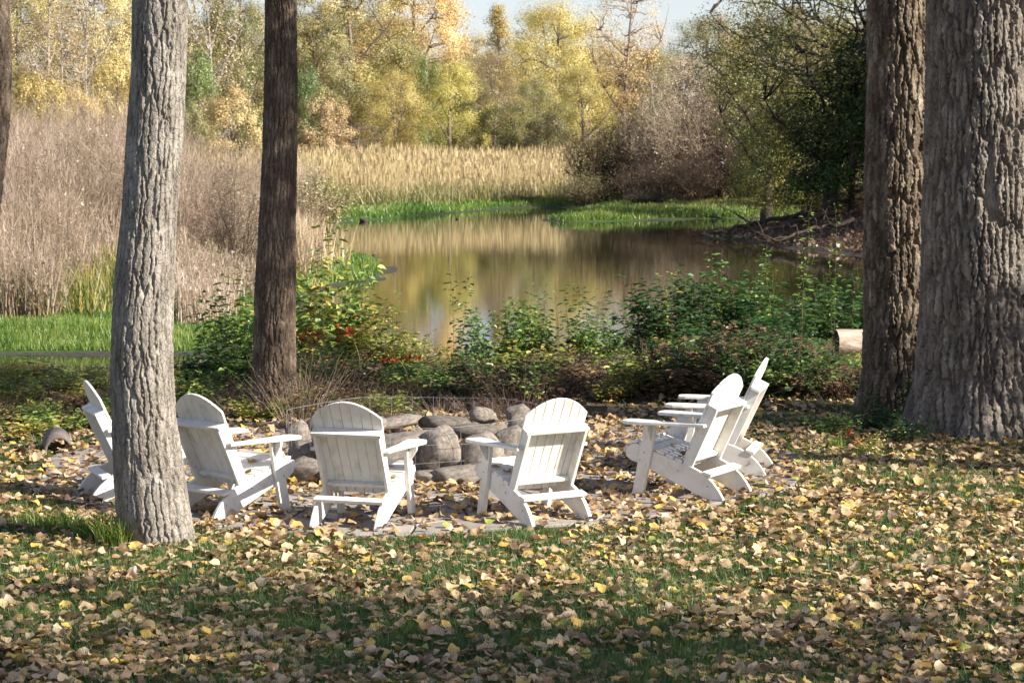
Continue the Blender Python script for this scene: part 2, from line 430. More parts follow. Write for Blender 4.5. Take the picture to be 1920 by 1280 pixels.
def build_ground():
    xs = np.concatenate([np.linspace(-260, -60, 21), np.arange(-58, 58.1, .62), np.linspace(60, 260, 21)])
    ys = np.concatenate([np.linspace(-50, 8, 20), np.arange(9, 62, .4), np.arange(62, 150, .75), np.linspace(151, 520, 50)])
    X, Y = np.meshgrid(xs, ys)
    x, y = X.ravel(), Y.ravel()
    sd = pond_sd(x, y)
    z = gz(x, y, sd)
    g = Geo()
    nx, ny = len(xs), len(ys)
    idx = np.arange(nx * ny).reshape(ny, nx)
    g.add(np.stack([x, y, z], 1), np.stack([idx[:-1, :-1], idx[:-1, 1:], idx[1:, 1:], idx[1:, :-1]], -1).reshape(-1, 4))
    me = g.mesh('ground', M['ground'], smooth=True)
    n1 = fbm(x * .8, y * .8, s=9); n2 = vn(x * .25, y * .25, s=11)
    lawn = np.array([.055, .075, .025]); litter = np.array([.11, .075, .045]); mud = np.array([.055, .05, .045]); gr = np.array([.06, .12, .02]); dry = np.array([.20, .15, .08])
    c = np.tile(lawn, (len(x), 1))
    def mix(c, col, w): return c * (1 - w[:, None]) + col * w[:, None]
    c = mix(c, litter, np.clip(sst(22.5, 24.5, y + (n1 - .5) * 4) + .6 * sst(.55, .7, n1) * (y < 24), 0, 1))
    far = sst(34, 38, y)
    c = mix(c, gr, far)
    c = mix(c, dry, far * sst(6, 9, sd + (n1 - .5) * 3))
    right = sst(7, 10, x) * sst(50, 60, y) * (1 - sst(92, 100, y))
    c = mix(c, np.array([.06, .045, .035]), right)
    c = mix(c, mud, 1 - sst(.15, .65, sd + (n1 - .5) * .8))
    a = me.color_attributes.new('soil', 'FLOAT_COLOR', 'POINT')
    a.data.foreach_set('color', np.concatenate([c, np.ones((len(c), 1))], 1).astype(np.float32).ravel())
    tag(link('ground', me), 'leaf strewn lawn running down to the pond', kind='structure')
    w = Geo(); w.add([(-90, 26, WZ), (90, 26, WZ), (90, 190, WZ), (-90, 190, WZ)], [[0, 1, 2, 3]])
    tag(link('water', w.mesh('water', M['water'])), 'still brown pond mirroring the autumn trees', kind='structure')
build_ground()

# ------------------------------------------------------------------ the trunks in front, with real bark relief
def worley(a, b, n, seed, sx=1.25, jit=.8):
    ia, ib = np.floor(a), np.floor(b)
    f1 = np.full(a.shape, 9.); f2 = np.full(a.shape, 9.); idv = np.zeros(a.shape)
    for di in (-1, 0, 1):
        for dj in (-1, 0, 1):
            ci, cj = ia + di, ib + dj
            cm = np.mod(ci, n)
            jx = _h(cm, cj, cm * 0, seed + 5); jy = _h(cm, cj, cm * 0 + 1, seed + 6)
            d = np.hypot((ci + .5 + jit * (jx - .5) - a) * sx, (cj + jy - b))
            m = d < f1
            f2 = np.where(m, f1, np.minimum(f2, d)); idv = np.where(m, _h(cm, cj, cm * 0 + 2, seed + 7), idv); f1 = np.where(m, d, f1)
    return f2 - f1, idv
def bark_relief(u, z, circ, cw, ch, seed):
    """interlaced vertical ridges with deep furrows, broken by short cross cracks"""
    n = max(6, round(circ / cw)); cw = circ / n
    c, s_ = np.cos(u / circ * 2 * PI), np.sin(u / circ * 2 * PI)
    k = circ / (2 * PI)
    u = u + (vn(z * 1.4, z * 0 + 3.3, s=seed) - .5) * .06
    w1 = (vn(c * k / .07, s_ * k / .07, z / .22, s=seed + 1) - .5) * cw * .55 + (fbm(c * k / .02, s_ * k / .02, z / .035, s=seed + 3) - .5) * cw * .75
    w2 = (vn(c * k / .03, s_ * k / .03, z / .06, s=seed + 2) - .5) * ch * .22
    e, idv = worley((u + w1) / cw, (z + w2) / ch, n, seed, 1.1, .75)
    ridge = sst(.02, .30, e)
    e2, id2 = worley((u + w1 * .6) / cw, (z + w2 * .5) / (cw * 1.15), n, seed + 31, 1.0, .9)
    crack = sst(.0, .14, e2)
    rough = fbm(c * k / .016, s_ * k / .016, z / .03, s=seed + 9)
    return ridge * (.62 + .16 * idv + .16 * crack + .10 * id2) + .22 * (rough - .5)
def trunk(name, d, rows, seed, mat, cw, ch, depth, nth, nz, ztop=5.2, flare=.22, lobes=5, H=15, crownR=4.5, crown_mat='gold', label='', crown=True, nleaf=4000):
    """rows: (py, left px, right px) at distance d"""
    zz = []; cx = []; rr = []
    for py, l, r in rows:
        xl, z = W(l, py, d); xr, _ = W(r, py, d)
        zz.append(z); cx.append((xl + xr) / 2); rr.append((xr - xl) / 2)
    o = np.argsort(zz); zz = np.array(zz)[o]; cx = np.array(cx)[o]; rr = np.array(rr)[o]
    x0 = float(np.interp(0, zz, cx))
    g = np.random.default_rng(seed)
    th = np.linspace(0, 2 * PI, nth, endpoint=False)
    zs = np.linspace(-.12, ztop, nz)
    TH, Z = np.meshgrid(th, zs)
    rb = np.interp(Z, zz, rr); cxx = np.interp(Z, zz, cx) - x0
    k = 7
    rb_s = rb
    circ = 2 * PI * float(np.interp(2.0, zz, rr))
    U = TH / (2 * PI) * circ
    fl = np.exp(-np.maximum(Z, 0) / (.16 + .12 * (lobes > 5)))
    lob = flare * fl * (.35 + .65 * np.cos(lobes * TH + seed + 1.2 * np.sin(TH * 2)))
    ls = (vn(np.cos(TH) * 1.6 + 9, np.sin(TH) * 1.6, Z * .9, s=seed) - .5) * .10
    rel = bark_relief(U, Z, circ, cw, ch, seed)
    fine = (vn(U * 90, Z * 30, s=seed + 40) - .5) * .15 * depth
    rad = rb_s * (1 + lob + ls) + depth * (rel - .8) + fine
    V = np.stack([cxx + rad * np.cos(TH), rad * np.sin(TH), Z], -1)
    idx = np.arange(nth * nz).reshape(nz, nth)
    Q = np.stack([idx[:-1], np.roll(idx, -1, 1)[:-1], np.roll(idx, -1, 1)[1:], idx[1:]], -1).reshape(-1, 4)
    geo = Geo(); geo.add(V, Q)
    root = link(name, None, loc=(x0, d, 0))
    tag(root, label, 'tree')
    t = link('trunk', geo.mesh('trunk', mat), root)
    # upper trunk, limbs and crown above the frame
    up = Geo()
    xt = float(np.interp(ztop, zz, cx) - x0); rt = float(np.interp(ztop, zz, rr)) * .97
    n = 9; tt = np.linspace(0, 1, n)
    lean = (cx[-1] - cx[-2]) / max(.2, zz[-1] - zz[-2])
    P = np.stack([xt + lean * .6 * (H - ztop) * tt + np.sin(tt * 4 + seed) * .2 * tt, np.sin(tt * 3 + seed * 2) * .3 * tt, ztop - .15 + (H - ztop) * tt], -1)
    up.add(*tubes(P[None], (rt * (1 - tt * .85))[None], 14))
    LB = []; LR = []; tips = []
    nl = 16
    for i in range(nl):
        s = .05 + .85 * i / nl; a = i * 2.4 + seed
        b = np.array([np.interp(s, tt, P[:, 0]), np.interp(s, tt, P[:, 1]), np.interp(s, tt, P[:, 2])])
        ln = crownR * (.6 + .5 * g.random()) * (1 - .4 * s)
        q = np.linspace(0, 1, 6)[:, None]
        e = np.array([math.cos(a) * ln, math.sin(a) * ln, ln * .55])
        pp = b + e * q + np.array([0, 0, 1]) * (q ** 2 - q) * -.5
        LB.append(pp); LR.append(rt * .32 * (1 - .85 * q[:, 0]) * (1 - .4 * s)); tips.append(pp)
    up.add(*tubes(np.array(LB), np.array(LR), 6))
    lm = link('limb', up.mesh('limb', mat, smooth=True), root)
    tips = np.array(tips)
    ncl = 150
    ii = g.integers(0, nl, ncl); jj = g.integers(2, 6, ncl)
    cc = tips[ii, jj] + g.normal(size=(ncl, 3)) * (.9, .9, .6)
    cc[:, 2] = np.maximum(cc[:, 2], ztop + 3.6)
    br = Geo()
    L0 = tips[ii, jj - 1]
    q = np.linspace(0, 1, 4)[None, :, None]
    PP = L0[:, None] * (1 - q) + cc[:, None] * q
    up2 = tubes(PP, np.tile(np.array([[.035, .025, .015, .006]]), (ncl, 1)), 3)
    br.add(*up2)
    link('branch', br.mesh('branch', mat), root)
    cg = Geo()
    n = nleaf
    pos = cc[g.integers(0, ncl, n)] + g.normal(size=(n, 3)) * (.5, .5, .42)
    pos[:, 2] = np.maximum(pos[:, 2], ztop + 3.0 + g.random(n) * .4)
    rhombs(pos, np.full(n, .12), g, geo=cg, asp=.85, val=g.random(n))
    link('crown', cg.mesh('crown', M[crown_mat]), root)
    return root

trunk('cottonwood_tree', 15.35, [(-420, 255, 352), (0, 248, 351), (140, 245, 348), (280, 236, 343), (400, 229, 333), (500, 218, 329), (600, 211, 325), (700, 208, 325), (800, 211, 332), (900, 217, 347), (950, 221, 354), (1000, 234, 362), (1030, 238, 368)],
      3, M['bark'], .047, .44, .021, 310, 620, label='pale grey furrowed tree trunk standing at the near lawn edge before the leftmost chairs', H=14, crownR=3.2, flare=.14)
trunk('ash_tree', 22.8, [(-420, 500, 556), (0, 497, 556), (140, 495, 557), (280, 491, 557), (400, 485, 556), (600, 476, 554), (700, 473, 555), (750, 474, 556), (790, 466, 560)],
      11, M['barkdark'], .042, .34, .022, 230, 440, label='slim dark brown trunk rising from the weeds behind the two left chairs', H=13, crownR=3.0, ztop=4.8)
trunk('leaning_tree', 19.6, [(-420, -70, -15), (0, -38, 18), (50, -37, 19), (120, -34, 22), (200, -36, 20), (260, -40, 15), (330, -48, 7), (400, -56, -1), (600, -72, -14), (800, -84, -22), (880, -92, -20)],
      17, M['barkdark'], .045, .2, .022, 130, 260, label='dark leaning trunk cut by the left edge of the view', H=12, crownR=2.6, ztop=4.8)
trunk('black_locust_tree', 22.75, [(-420, 1640, 1752), (0, 1627, 1745), (200, 1624, 1745), (400, 1622, 1744), (600, 1621, 1744), (700, 1618, 1746), (760, 1611, 1752), (795, 1600, 1765)],
      23, M['barkright'], .072, .44, .056, 320, 480, label='dark trunk with a sunlit streak half hidden behind the widest tree', H=16, crownR=4.0, ztop=4.8)
trunk('old_cottonwood_tree', 21.25, [(-420, 1742, 1938), (0, 1740, 1945), (200, 1738, 1950), (400, 1733, 1955), (600, 1724, 1962), (700, 1718, 1970), (780, 1708, 1985), (825, 1696, 2000)],
      31, M['barkold'], .074, .50, .064, 520, 500, label='massive old trunk with deeply ridged bark at the right edge of the lawn', H=18, crownR=5.0, ztop=4.8, flare=.17, lobes=7)

# ------------------------------------------------------------------ generic trees for the far shore and for the shade beside the lawn
def gen_tree(seed, H, Rc, r0, t0=.25, prof='round', ncl=120, nleaf=11000, lsz=.2, sig=(.55, .55, .4), nlimb=11, trunk_top=.92, lean=0.0, thin=0.0, asp=.7, up=.5):
    g = np.random.default_rng(seed)
    n = 9; tt = np.linspace(0, 1, n)
    tx = lean * H * tt ** 1.3 + np.sin(tt * 3.1 + seed) * .03 * H * tt; ty = np.sin(tt * 2.3 + seed * 1.7) * .03 * H * tt
    P = np.stack([tx, ty, tt * H * trunk_top - .15], -1)
    wood = Geo(); wood.add(*tubes(P[None], (r0 * (1 - tt * .9) + .02)[None], 8))
    def rp(t):
        q = np.clip((t - t0) / (1 - t0), 0, 1)
        if prof == 'round': r = np.sqrt(np.clip(1 - (2 * q - 1) ** 2, 0, 1))
        elif prof == 'vase': r = np.sqrt(np.clip(1 - (2 * q ** 1.4 - 1) ** 2, 0, 1))
        elif prof == 'dome': r = np.sqrt(np.clip(1 - q ** 2.2, 0, 1))
        else: r = np.clip(1 - q, 0, 1) ** .6
        return Rc * r
    lp = []; lr = []
    for i in range(nlimb):
        ts = t0 * .7 + (.9 - t0 * .7) * (i + g.random() * .6) / nlimb; a = i * 2.4 + g.random()
        te = min(.99, ts + .12 + .18 * g.random())
        ln = max(.4, float(rp(np.array(te)))) * (.7 + .3 * g.random())
        b = np.array([np.interp(ts / trunk_top, tt, P[:, k]) for k in range(3)])
        e = np.array([np.interp(te, tt, P[:, 0]) + math.cos(a) * ln, np.interp(te, tt, P[:, 1]) + math.sin(a) * ln, te * H])
        q = np.linspace(0, 1, 6)[:, None]
        pp = b * (1 - q) + e * q + np.array([0, 0, 1]) * (q - q ** 2) * ln * -.25 + g.normal(size=(6, 3)) * .04 * ln * q
        lp.append(pp); lr.append((r0 * .42 * (1 - ts * .6)) * (1 - .85 * q[:, 0]) + .012)
    lp = np.array(lp); wood.add(*tubes(lp, np.array(lr), 5))
    t = t0 + (1 - t0) * g.random(ncl) ** .9; a = g.random(ncl) * 2 * PI
    lobe = .72 + .55 * vn(np.cos(a) * 1.4 + 5, np.sin(a) * 1.4 + 5, t * 4, s=seed)
    rad = rp(t) * np.sqrt(g.uniform(.2, 1, ncl)) * lobe
    cc = np.stack([np.interp(t, tt, P[:, 0]) + rad * np.cos(a), np.interp(t, tt, P[:, 1]) + rad * np.sin(a), t * H], -1)
    allp = lp[:, 1:].reshape(-1, 3)
    dd = np.linalg.norm(cc[:, None] - allp[None], axis=-1) + 3 * np.maximum(0, allp[None, :, 2] - cc[:, None, 2])
    nb = allp[dd.argmin(1)]
    q = np.linspace(0, 1, 5)[None, :, None]
    PP = nb[:, None] * (1 - q) + cc[:, None] * q + g.normal(size=(ncl, 5, 3)) * .08 * (q * (1 - q) * 4)
    wood.add(*tubes(PP, np.tile(np.linspace(.045, .012, 5) * (H / 12), (ncl, 1)), 3))
    ci = g.integers(0, ncl, nleaf)
    keep = g.random(ncl) > thin
    ci = ci[keep[ci]]
    nleaf = len(ci)
    csz = g.uniform(.6, 1.35, ncl)
    ball = nrm(g.normal(size=(nleaf, 3))) * (g.random(nleaf) ** .45)[:, None] * 1.75
    pos = cc[ci] + ball * np.array(sig) * csz[ci][:, None] * (Rc / 3.2) ** .5
    cv = g.random(ncl)
    val = np.clip(.5 * cv[ci] + .5 * g.random(nleaf), 0, 1)
    cg = Geo(); rhombs(pos, np.full(nleaf, lsz), g, up=up, geo=cg, asp=asp, val=val, out=pos - cc[ci] + (cc[ci] - np.array([0, 0, H * .55])) * .12)
    return wood.mesh('trunk', M['wood'], smooth=True), cg.mesh('crown', M['gold'])
def gen_shrub(seed, H, Rc, nst=40, ntw=6, nleaf=2500, lsz=.10, stem_r=.02, lower=.1, sig=.12, lean=0):
    g = np.random.default_rng(seed)
    a = g.random(nst) * 2 * PI; rr = Rc * np.sqrt(g.random(nst)); h = H * (1 - .45 * (rr / Rc) ** 2) * g.uniform(.65, 1.05, nst)
    q = np.linspace(0, 1, 7)[None, :, None]
    b = np.stack([np.cos(a) * rr * .2, np.sin(a) * rr * .2, np.zeros(nst) - .1], -1); e = np.stack([np.cos(a) * rr + lean * h, np.sin(a) * rr, h], -1)
    P = b[:, None] * (1 - q) + e[:, None] * q
    P[:, :, 2] += (q[..., 0] - q[..., 0] ** 2) * .35 * h[:, None]
    P += g.normal(size=P.shape) * .03 * H * q * (1 - q) * 3
    w = Geo(); w.add(*tubes(P, stem_r * (1.1 - q[..., 0] * .85) * np.ones((nst, 7)), 3), val=.3)
    m = nst * ntw
    si = g.integers(0, nst, m); sj = g.uniform(.25, 1, m) * 6
    j0 = np.minimum(sj.astype(int), 5); f = (sj - j0)[:, None]
    s = P[si, j0] * (1 - f) + P[si, j0 + 1] * f
    d = nrm(g.normal(size=(m, 3)) * (1, 1, .5) + np.array([0, 0, .7])) * (H * g.uniform(.08, .26, m))[:, None]
    q4 = np.linspace(0, 1, 4)[None, :, None]
    T = s[:, None] + d[:, None] * q4 + g.normal(size=(m, 4, 3)) * .02 * H * q4
    w.add(*tubes(T, stem_r * .45 * (1.05 - q4[..., 0] * .8) * np.ones((m, 4)), 3), val=.5)
    cg = Geo()
    k = g.integers(0, m, nleaf); fq = g.random(nleaf)[:, None]
    pos = s[k] + d[k] * fq + g.normal(size=(nleaf, 3)) * sig * (H / 2) ** .5
    pos[:, 2] = np.maximum(pos[:, 2], lower)
    rhombs(pos, np.full(nleaf, lsz), g, geo=cg, asp=.6, val=np.clip(.6 * g.random(m)[k] + .4 * g.random(nleaf), 0, 1))
    return w.mesh('stems', M['twig']), cg.mesh('foliage', M['olive'])

PROTO = {
    'cottonwood': [gen_tree(1, 16, 5.2, .32, prof='round', ncl=120, nleaf=52000, lsz=.125, sig=(.66, .66, .46)), gen_tree(2, 16, 4.6, .32, t0=.2, prof='vase', ncl=110, nleaf=48000, lsz=.125, sig=(.62, .62, .42))],
    'willow': [gen_tree(3, 10, 4.2, .24, t0=.10, prof='round', ncl=105, nleaf=52000, lsz=.115, sig=(.62, .62, .52), asp=.35, up=0), gen_tree(4, 10, 3.6, .22, t0=.08, prof='dome', ncl=95, nleaf=46000, lsz=.115, sig=(.55, .55, .5), asp=.35, up=0)],
    'open': [gen_tree(5, 16, 4.0, .24, t0=.35, prof='vase', ncl=150, nleaf=13000, lsz=.12, thin=.1), gen_tree(6, 14, 3.4, .20, t0=.25, prof='round', ncl=140, nleaf=9000, lsz=.12, thin=.2)],
    'bushy': [gen_tree(7, 7, 3.0, .15, t0=.06, prof='dome', ncl=70, nleaf=22000, lsz=.11, sig=(.45, .45, .36)), gen_tree(8, 6, 2.8, .13, t0=.05, prof='round', ncl=65, nleaf=20000, lsz=.11, sig=(.45, .45, .36))],
    'bare': [gen_tree(9, 11, 3.4, .14, t0=.2, prof='vase', ncl=230, nleaf=3600, lsz=.11, nlimb=18), gen_tree(10, 10, 2.6, .12, t0=.15, prof='round', ncl=230, nleaf=3000, lsz=.11, nlimb=18)],
    'spire': [gen_tree(12, 16, 2.4, .2, t0=.15, prof='cone', ncl=110, nleaf=16000, lsz=.14)],
}
PH = {'cottonwood': (16, 16), 'willow': (10, 10), 'open': (16, 14), 'bushy': (7, 6), 'bare': (11, 10), 'spire': (16,)}
PR = {'cottonwood': (5.2, 4.6), 'willow': (4.2, 3.6), 'open': (4.0, 3.4), 'bushy': (3.0, 2.8), 'bare': (3.4, 2.6), 'spire': (2.4,)}
def far_tree(name, px, topy, d, wpx, kind, pal, label, var=0, wood='wood', group=None, rz=None, lean=0, cat='tree'):
    var = var % len(PROTO[kind])
    x, zt = W(px, topy, d); z0 = gz1(x, d) - .05
    hm = (zt - z0); H = hm / PH[kind][var] / 1.02
    wm = wpx / FPX * d; s = wm / (2 * PR[kind][var])
    root = link(name, None, loc=(x, d, z0), rot=(0, R(lean), random.random() * 6.28 if rz is None else rz), scale=(s, s, H))
    tag(root, label, cat, group)
    tm, cm = PROTO[kind][var]
    a = link('trunk', tm, root); setmat(a, M[wood])
    b = link('crown', cm, root); setmat(b, M[pal])
    return root

T = [
 # px, top, D, width, kind, palette, wood, label
 ('cottonwood_tree', 85, -70, 150, 150, 'open', 'tan', 'palewood', 'tall thin tan tree with pale stems behind the brush at far left'),
 ('cottonwood_tree', 175, -90, 158, 170, 'cottonwood', 'peach', 'palewood', 'tall faded gold tree left of the pale grey trunk'),
 ('cottonwood_tree', 30, -60, 172, 170, 'cottonwood', 'gold', 'wood', 'gold crowned tree beyond the brush beside the leaning trunk'),
 ('birch_tree', 160, -40, 140, 110, 'bare', 'tan', 'palewood', 'bare white stemmed tree standing over the brush left of the pale trunk'),
 ('birch_tree', 110, 10, 138, 100, 'bare', 'orange', 'palewood', 'slender bare tree with whitish stems above the yellow bushes at far left'),
 ('golden_bush', 70, 140, 128, 130, 'bushy', 'yellow', 'wood', 'round yellow bush behind the brush at far left'),
 ('golden_bush', 150, 165, 126, 110, 'bushy', 'orange', 'wood', 'orange tinted bush between the far left yellow bush and the pale trunk'),
 ('golden_bush', 215, 110, 134, 120, 'bushy', 'orange', 'wood', 'rusty bush just left of the pale grey trunk beyond the brush'),
 ('cottonwood_tree', 300, -80, 165, 180, 'cottonwood', 'peach', 'wood', 'faded gold tree mostly hidden behind the pale grey trunk'),
 ('birch_tree', 390, -60, 150, 130, 'bare', 'peach', 'palewood', 'bare branching tree between the two left trunks'),
 ('cottonwood_tree', 450, -90, 160, 150, 'cottonwood', 'olive', 'wood', 'tall olive green tree just left of the slim dark trunk'),
 ('bushy_tree', 372, 95, 142, 90, 'bushy', 'green', 'wood', 'dark green bushy tree between the two left trunks'),
 ('golden_bush', 435, 160, 130, 125, 'bushy', 'peach', 'wood', 'peach gold bush left of the slim dark trunk'),
 ('golden_bush', 350, 190, 128, 90, 'bushy', 'olive', 'wood', 'olive bush right of the pale trunk beyond the brush'),
 ('golden_bush', 478, 210, 133, 70, 'bushy', 'green', 'wood', 'small bright green bush touching the slim dark trunk'),
 ('cottonwood_tree', 585, 10, 172, 130, 'cottonwood', 'olive', 'wood', 'yellow green tree just right of the slim dark trunk'),
 ('bushy_tree', 572, 110, 150, 70, 'bushy', 'green', 'wood', 'bright green rounded tree right beside the slim dark trunk'),
 ('cottonwood_tree', 665, -100, 176, 215, 'cottonwood', 'gold', 'wood', 'tall golden cottonwood left of the sky gap'),
 ('cottonwood_tree', 775, -110, 184, 200, 'cottonwood', 'orange', 'wood', 'tall orange cottonwood with dark limbs beside the sky gap'),
 ('golden_bush', 600, 178, 150, 115, 'bushy', 'peach', 'wood', 'peach coloured bush right of the slim dark trunk'),
 ('bushy_tree', 655, 140, 160, 110, 'bushy', 'olive', 'wood', 'dark olive tree left of the pair of yellow willows'),
 ('brown_shrub', 672, 228, 152, 120, 'bare', 'mauve', 'wood', 'mauve brown twiggy shrub left of the yellow willows'),
 ('willow_tree', 752, 75, 175, 120, 'willow', 'olive', 'wood', 'olive willow rising behind the pair of yellow willows'),
 ('bushy_tree', 800, 110, 172, 80, 'bushy', 'green', 'wood', 'bright green crown peeping out above the yellow willows'),
 ('willow_tree', 742, 132, 158, 130, 'willow', 'yellow', 'wood', 'left of the pair of pale yellow willows behind the reeds'),
 ('willow_tree', 846, 120, 160, 150, 'willow', 'yellow', 'wood', 'right of the pair of pale yellow willows behind the reeds'),
 ('cottonwood_tree', 880, 62, 210, 110, 'cottonwood', 'peach', 'wood', 'pinkish tan distant tree below the sky gap'),
 ('spire_tree', 934, 8, 205, 85, 'spire', 'yellow', 'wood', 'narrow green tree standing alone against the sky gap'),
 ('bushy_tree', 925, 95, 182, 110, 'willow', 'tan', 'wood', 'tan olive tree right of the yellow willow pair'),
 ('bushy_tree', 925, 205, 156, 110, 'bushy', 'mixed', 'wood', 'low dark olive thicket right of the yellow willow pair'),
 ('willow_tree', 1040, 2, 176, 190, 'willow', 'yellow', 'wood', 'big bright yellow willow right of the sky gap'),
 ('willow_tree', 1095, 125, 166, 150, 'willow', 'gold', 'wood', 'lower gold willow hanging to the right of the big yellow one'),
 ('willow_tree', 1000, 150, 163, 110, 'willow', 'olive', 'wood', 'olive willow under the left side of the big yellow one'),
 ('bushy_tree', 1030, 215, 154, 110, 'bushy', 'olive', 'wood', 'olive thicket behind the right end of the reeds'),
 ('cottonwood_tree', 1172, -60, 150, 150, 'open', 'orange', 'wood', 'tall open tree with grey trunk and sparse gold leaves'),
 ('bushy_tree', 1225, 90, 168, 110, 'willow', 'olive', 'wood', 'pale olive tree right of the open grey trunked tree'),
 ('birch_tree', 1285, 95, 140, 110, 'bare', 'tan', 'palewood', 'bare tree with whitish trunk above the brown thicket'),
 ('birch_tree', 1225, 130, 136, 90, 'bare', 'tan', 'palewood', 'leafless pale tree left of the whitish trunked one'),
 ('birch_tree', 1345, 20, 160, 120, 'open', 'tan', 'darkwood', 'dark stemmed distant tree seen under the overhanging boughs'),
 ('bushy_tree', 1400, 110, 150, 150, 'bushy', 'olive', 'wood', 'olive tree behind the overhanging boughs'),
]
for i, (nm, px, ty, D, w, kd, pal, wd, lab) in enumerate(T):
    far_tree(nm, px, ty, D, w * 1.12, kd, pal, lab, var=i, wood=wd, cat='bush' if 'bush' in nm or 'shrub' in nm else 'tree')
# the closed wood behind, seen only as coloured gaps between the nearer trees
rr_ = random.Random(4)
def far_spot(px):
    for a, b in [(0, 'beyond the left edge'), (120, 'right of the leaning trunk'), (235, 'left of the pale grey trunk'), (350, 'behind the pale grey trunk'), (490, 'between the two left trunks'), (560, 'behind the slim dark trunk'), (700, 'right of the slim dark trunk'),
                 (800, 'behind the left yellow willow'), (900, 'behind the right yellow willow'), (980, 'under the sky gap'), (1130, 'behind the big yellow willow'), (1230, 'behind the open grey trunked tree'), (1350, 'behind the whitish bare tree'), (1620, 'behind the overhanging boughs'), (1760, 'behind the dark right trunk'), (1920, 'behind the massive trunk')]:
        if px < a: return b
    return 'beyond the right edge'

for i in range(34):
    px = -250 + i * 72 + rr_.uniform(-20, 20)
    top = 30 + rr_.uniform(-40, 50)
    if 800 < px < 1010: top = 95 + rr_.uniform(-5, 20)
    if 1180 < px < 1290: top = 95
    far_tree('forest_tree', px, top, 222 + rr_.uniform(-8, 14), 195, 'cottonwood', rr_.choice(['tan', 'peach', 'olive', 'gold']), ['broad', 'narrow', 'tall'][i % 3] + ' hazy tree in the farthest row ' + far_spot(px), var=i, group='trees in the farthest row of the wood')
for i in range(26):
    px = -260 + i * 62 + rr_.uniform(-20, 20)
    if px > 1420: break
    far_tree('forest_bush', px, 190 + rr_.uniform(-35, 25), 190 + rr_.uniform(-6, 6), 130, 'bushy', rr_.choice(['olive', 'tan', 'peach', 'darkgreen', 'mauve']), 'low bushy tree filling the wood edge ' + far_spot(px), var=i, group='undergrowth trees along the wood edge', cat='bush')
# trees outside the view to left and right on the far side
for px, D in ((-420, 150), (-250, 130), (-120, 150), (2100, 130), (2350, 120), (2600, 150), (-600, 160)):
    far_tree('forest_tree', px, -60, D, 240, 'cottonwood', 'gold', 'gold tree beyond the side of the view', var=int(D), group='gold trees beyond the sides of the view')

# ------------------------------------------------------------------ right shore: overhanging dark trees and thickets
PROTO['boughs'] = [gen_tree(21, 16, 6.5, .36, t0=.22, prof='vase', ncl=240, nleaf=26000, lsz=.15, sig=(.55, .55, .35), nlimb=16, lean=-.12, asp=.6)]
PH['boughs'] = (16,); PR['boughs'] = (6.5,)
PROTO['dense'] = [gen_tree(22, 11, 5.0, .25, t0=.10, prof='dome', ncl=260, nleaf=30000, lsz=.17, sig=(.55, .55, .45), nlimb=14)]
PH['dense'] = (11,); PR['dense'] = (5.0,)
RT = [
 ('overhanging_tree', 1560, -130, 88, 560, 'boughs', 'mixed', 'darkwood', 'big tree on the right shore with green gold boughs hanging over the pond'),
 ('overhanging_tree', 1440, -70, 104, 380, 'boughs', 'mixed', 'darkwood', 'leafy tree behind the big overhanging one on the right shore'),
 ('shade_tree', 1600, 60, 89, 280, 'dense', 'darkgreen', 'darkwood', 'dense dark green tree low on the right shore beside the dark trunk'),
 ('shade_tree', 1510, 170, 96, 230, 'dense', 'mixed', 'darkwood', 'dark green thicket tree at the water on the right shore'),
 ('shade_tree', 1435, 215, 112, 160, 'dense', 'mixed', 'darkwood', 'olive dark bushy tree right of the brown thicket'),
 ('shade_tree', 1760, 0, 86, 400, 'dense', 'darkgreen', 'darkwood', 'dark green tree behind the two right hand trunks'),
 ('shade_tree', 1950, -120, 78, 420, 'boughs', 'darkgreen', 'darkwood', 'tall dark tree right of the massive trunk'),
 ('shade_tree', 2150, -150, 92, 460, 'boughs', 'darkgreen', 'darkwood', 'tall dark tree beyond the right edge of the view'),
 ('shade_tree', 2050, -150, 108, 420, 'boughs', 'darkgreen', 'darkwood', 'tall dark tree behind others beyond the right edge'),
 ('overhanging_tree', 2180, -500, 66, 620, 'boughs', 'darkgreen', 'darkwood', 'tall dark tree on the right bank nearest the lawn, out of view'),
 ('overhanging_tree', 2350, -450, 76, 620, 'boughs', 'darkgreen', 'darkwood', 'second tall dark tree on the right bank, out of view'),
 ('overhanging_tree', 2080, -350, 82, 520, 'boughs', 'mixed', 'darkwood', 'tall tree on the right bank just past the massive trunk'),
]
for i, (nm, px, ty, D, w, kd, pal, wd, lab) in enumerate(RT):
    far_tree(nm, px, ty, D, w, kd, pal, lab, wood=wd)
sh_a = [gen_shrub(40, 5, 3.2, nst=90, ntw=16, nleaf=3800, lsz=.13, stem_r=.03, sig=.25), gen_shrub(41, 5, 3.0, nst=90, ntw=18, nleaf=2200, lsz=.12, stem_r=.03, sig=.3)]
def shrub(name, px, topy, d, wpx, protos, k, H0, R0, pal, wood, label, group=None, rz=None, cat='shrub'):
    x, zt = W(px, topy, d); z0 = gz1(x, d)
    s = wpx / FPX * d / (2 * R0)
    root = link(name, None, loc=(x, d, z0), rot=(0, 0, random.random() * 6.28 if rz is None else rz), scale=(s, s, (zt - z0) / H0))
    tag(root, label, cat, group)
    a = link('stems', protos[k][0], root); setmat(a, M[wood])
    b = link('foliage', protos[k][1], root); setmat(b, M[pal])
    return root
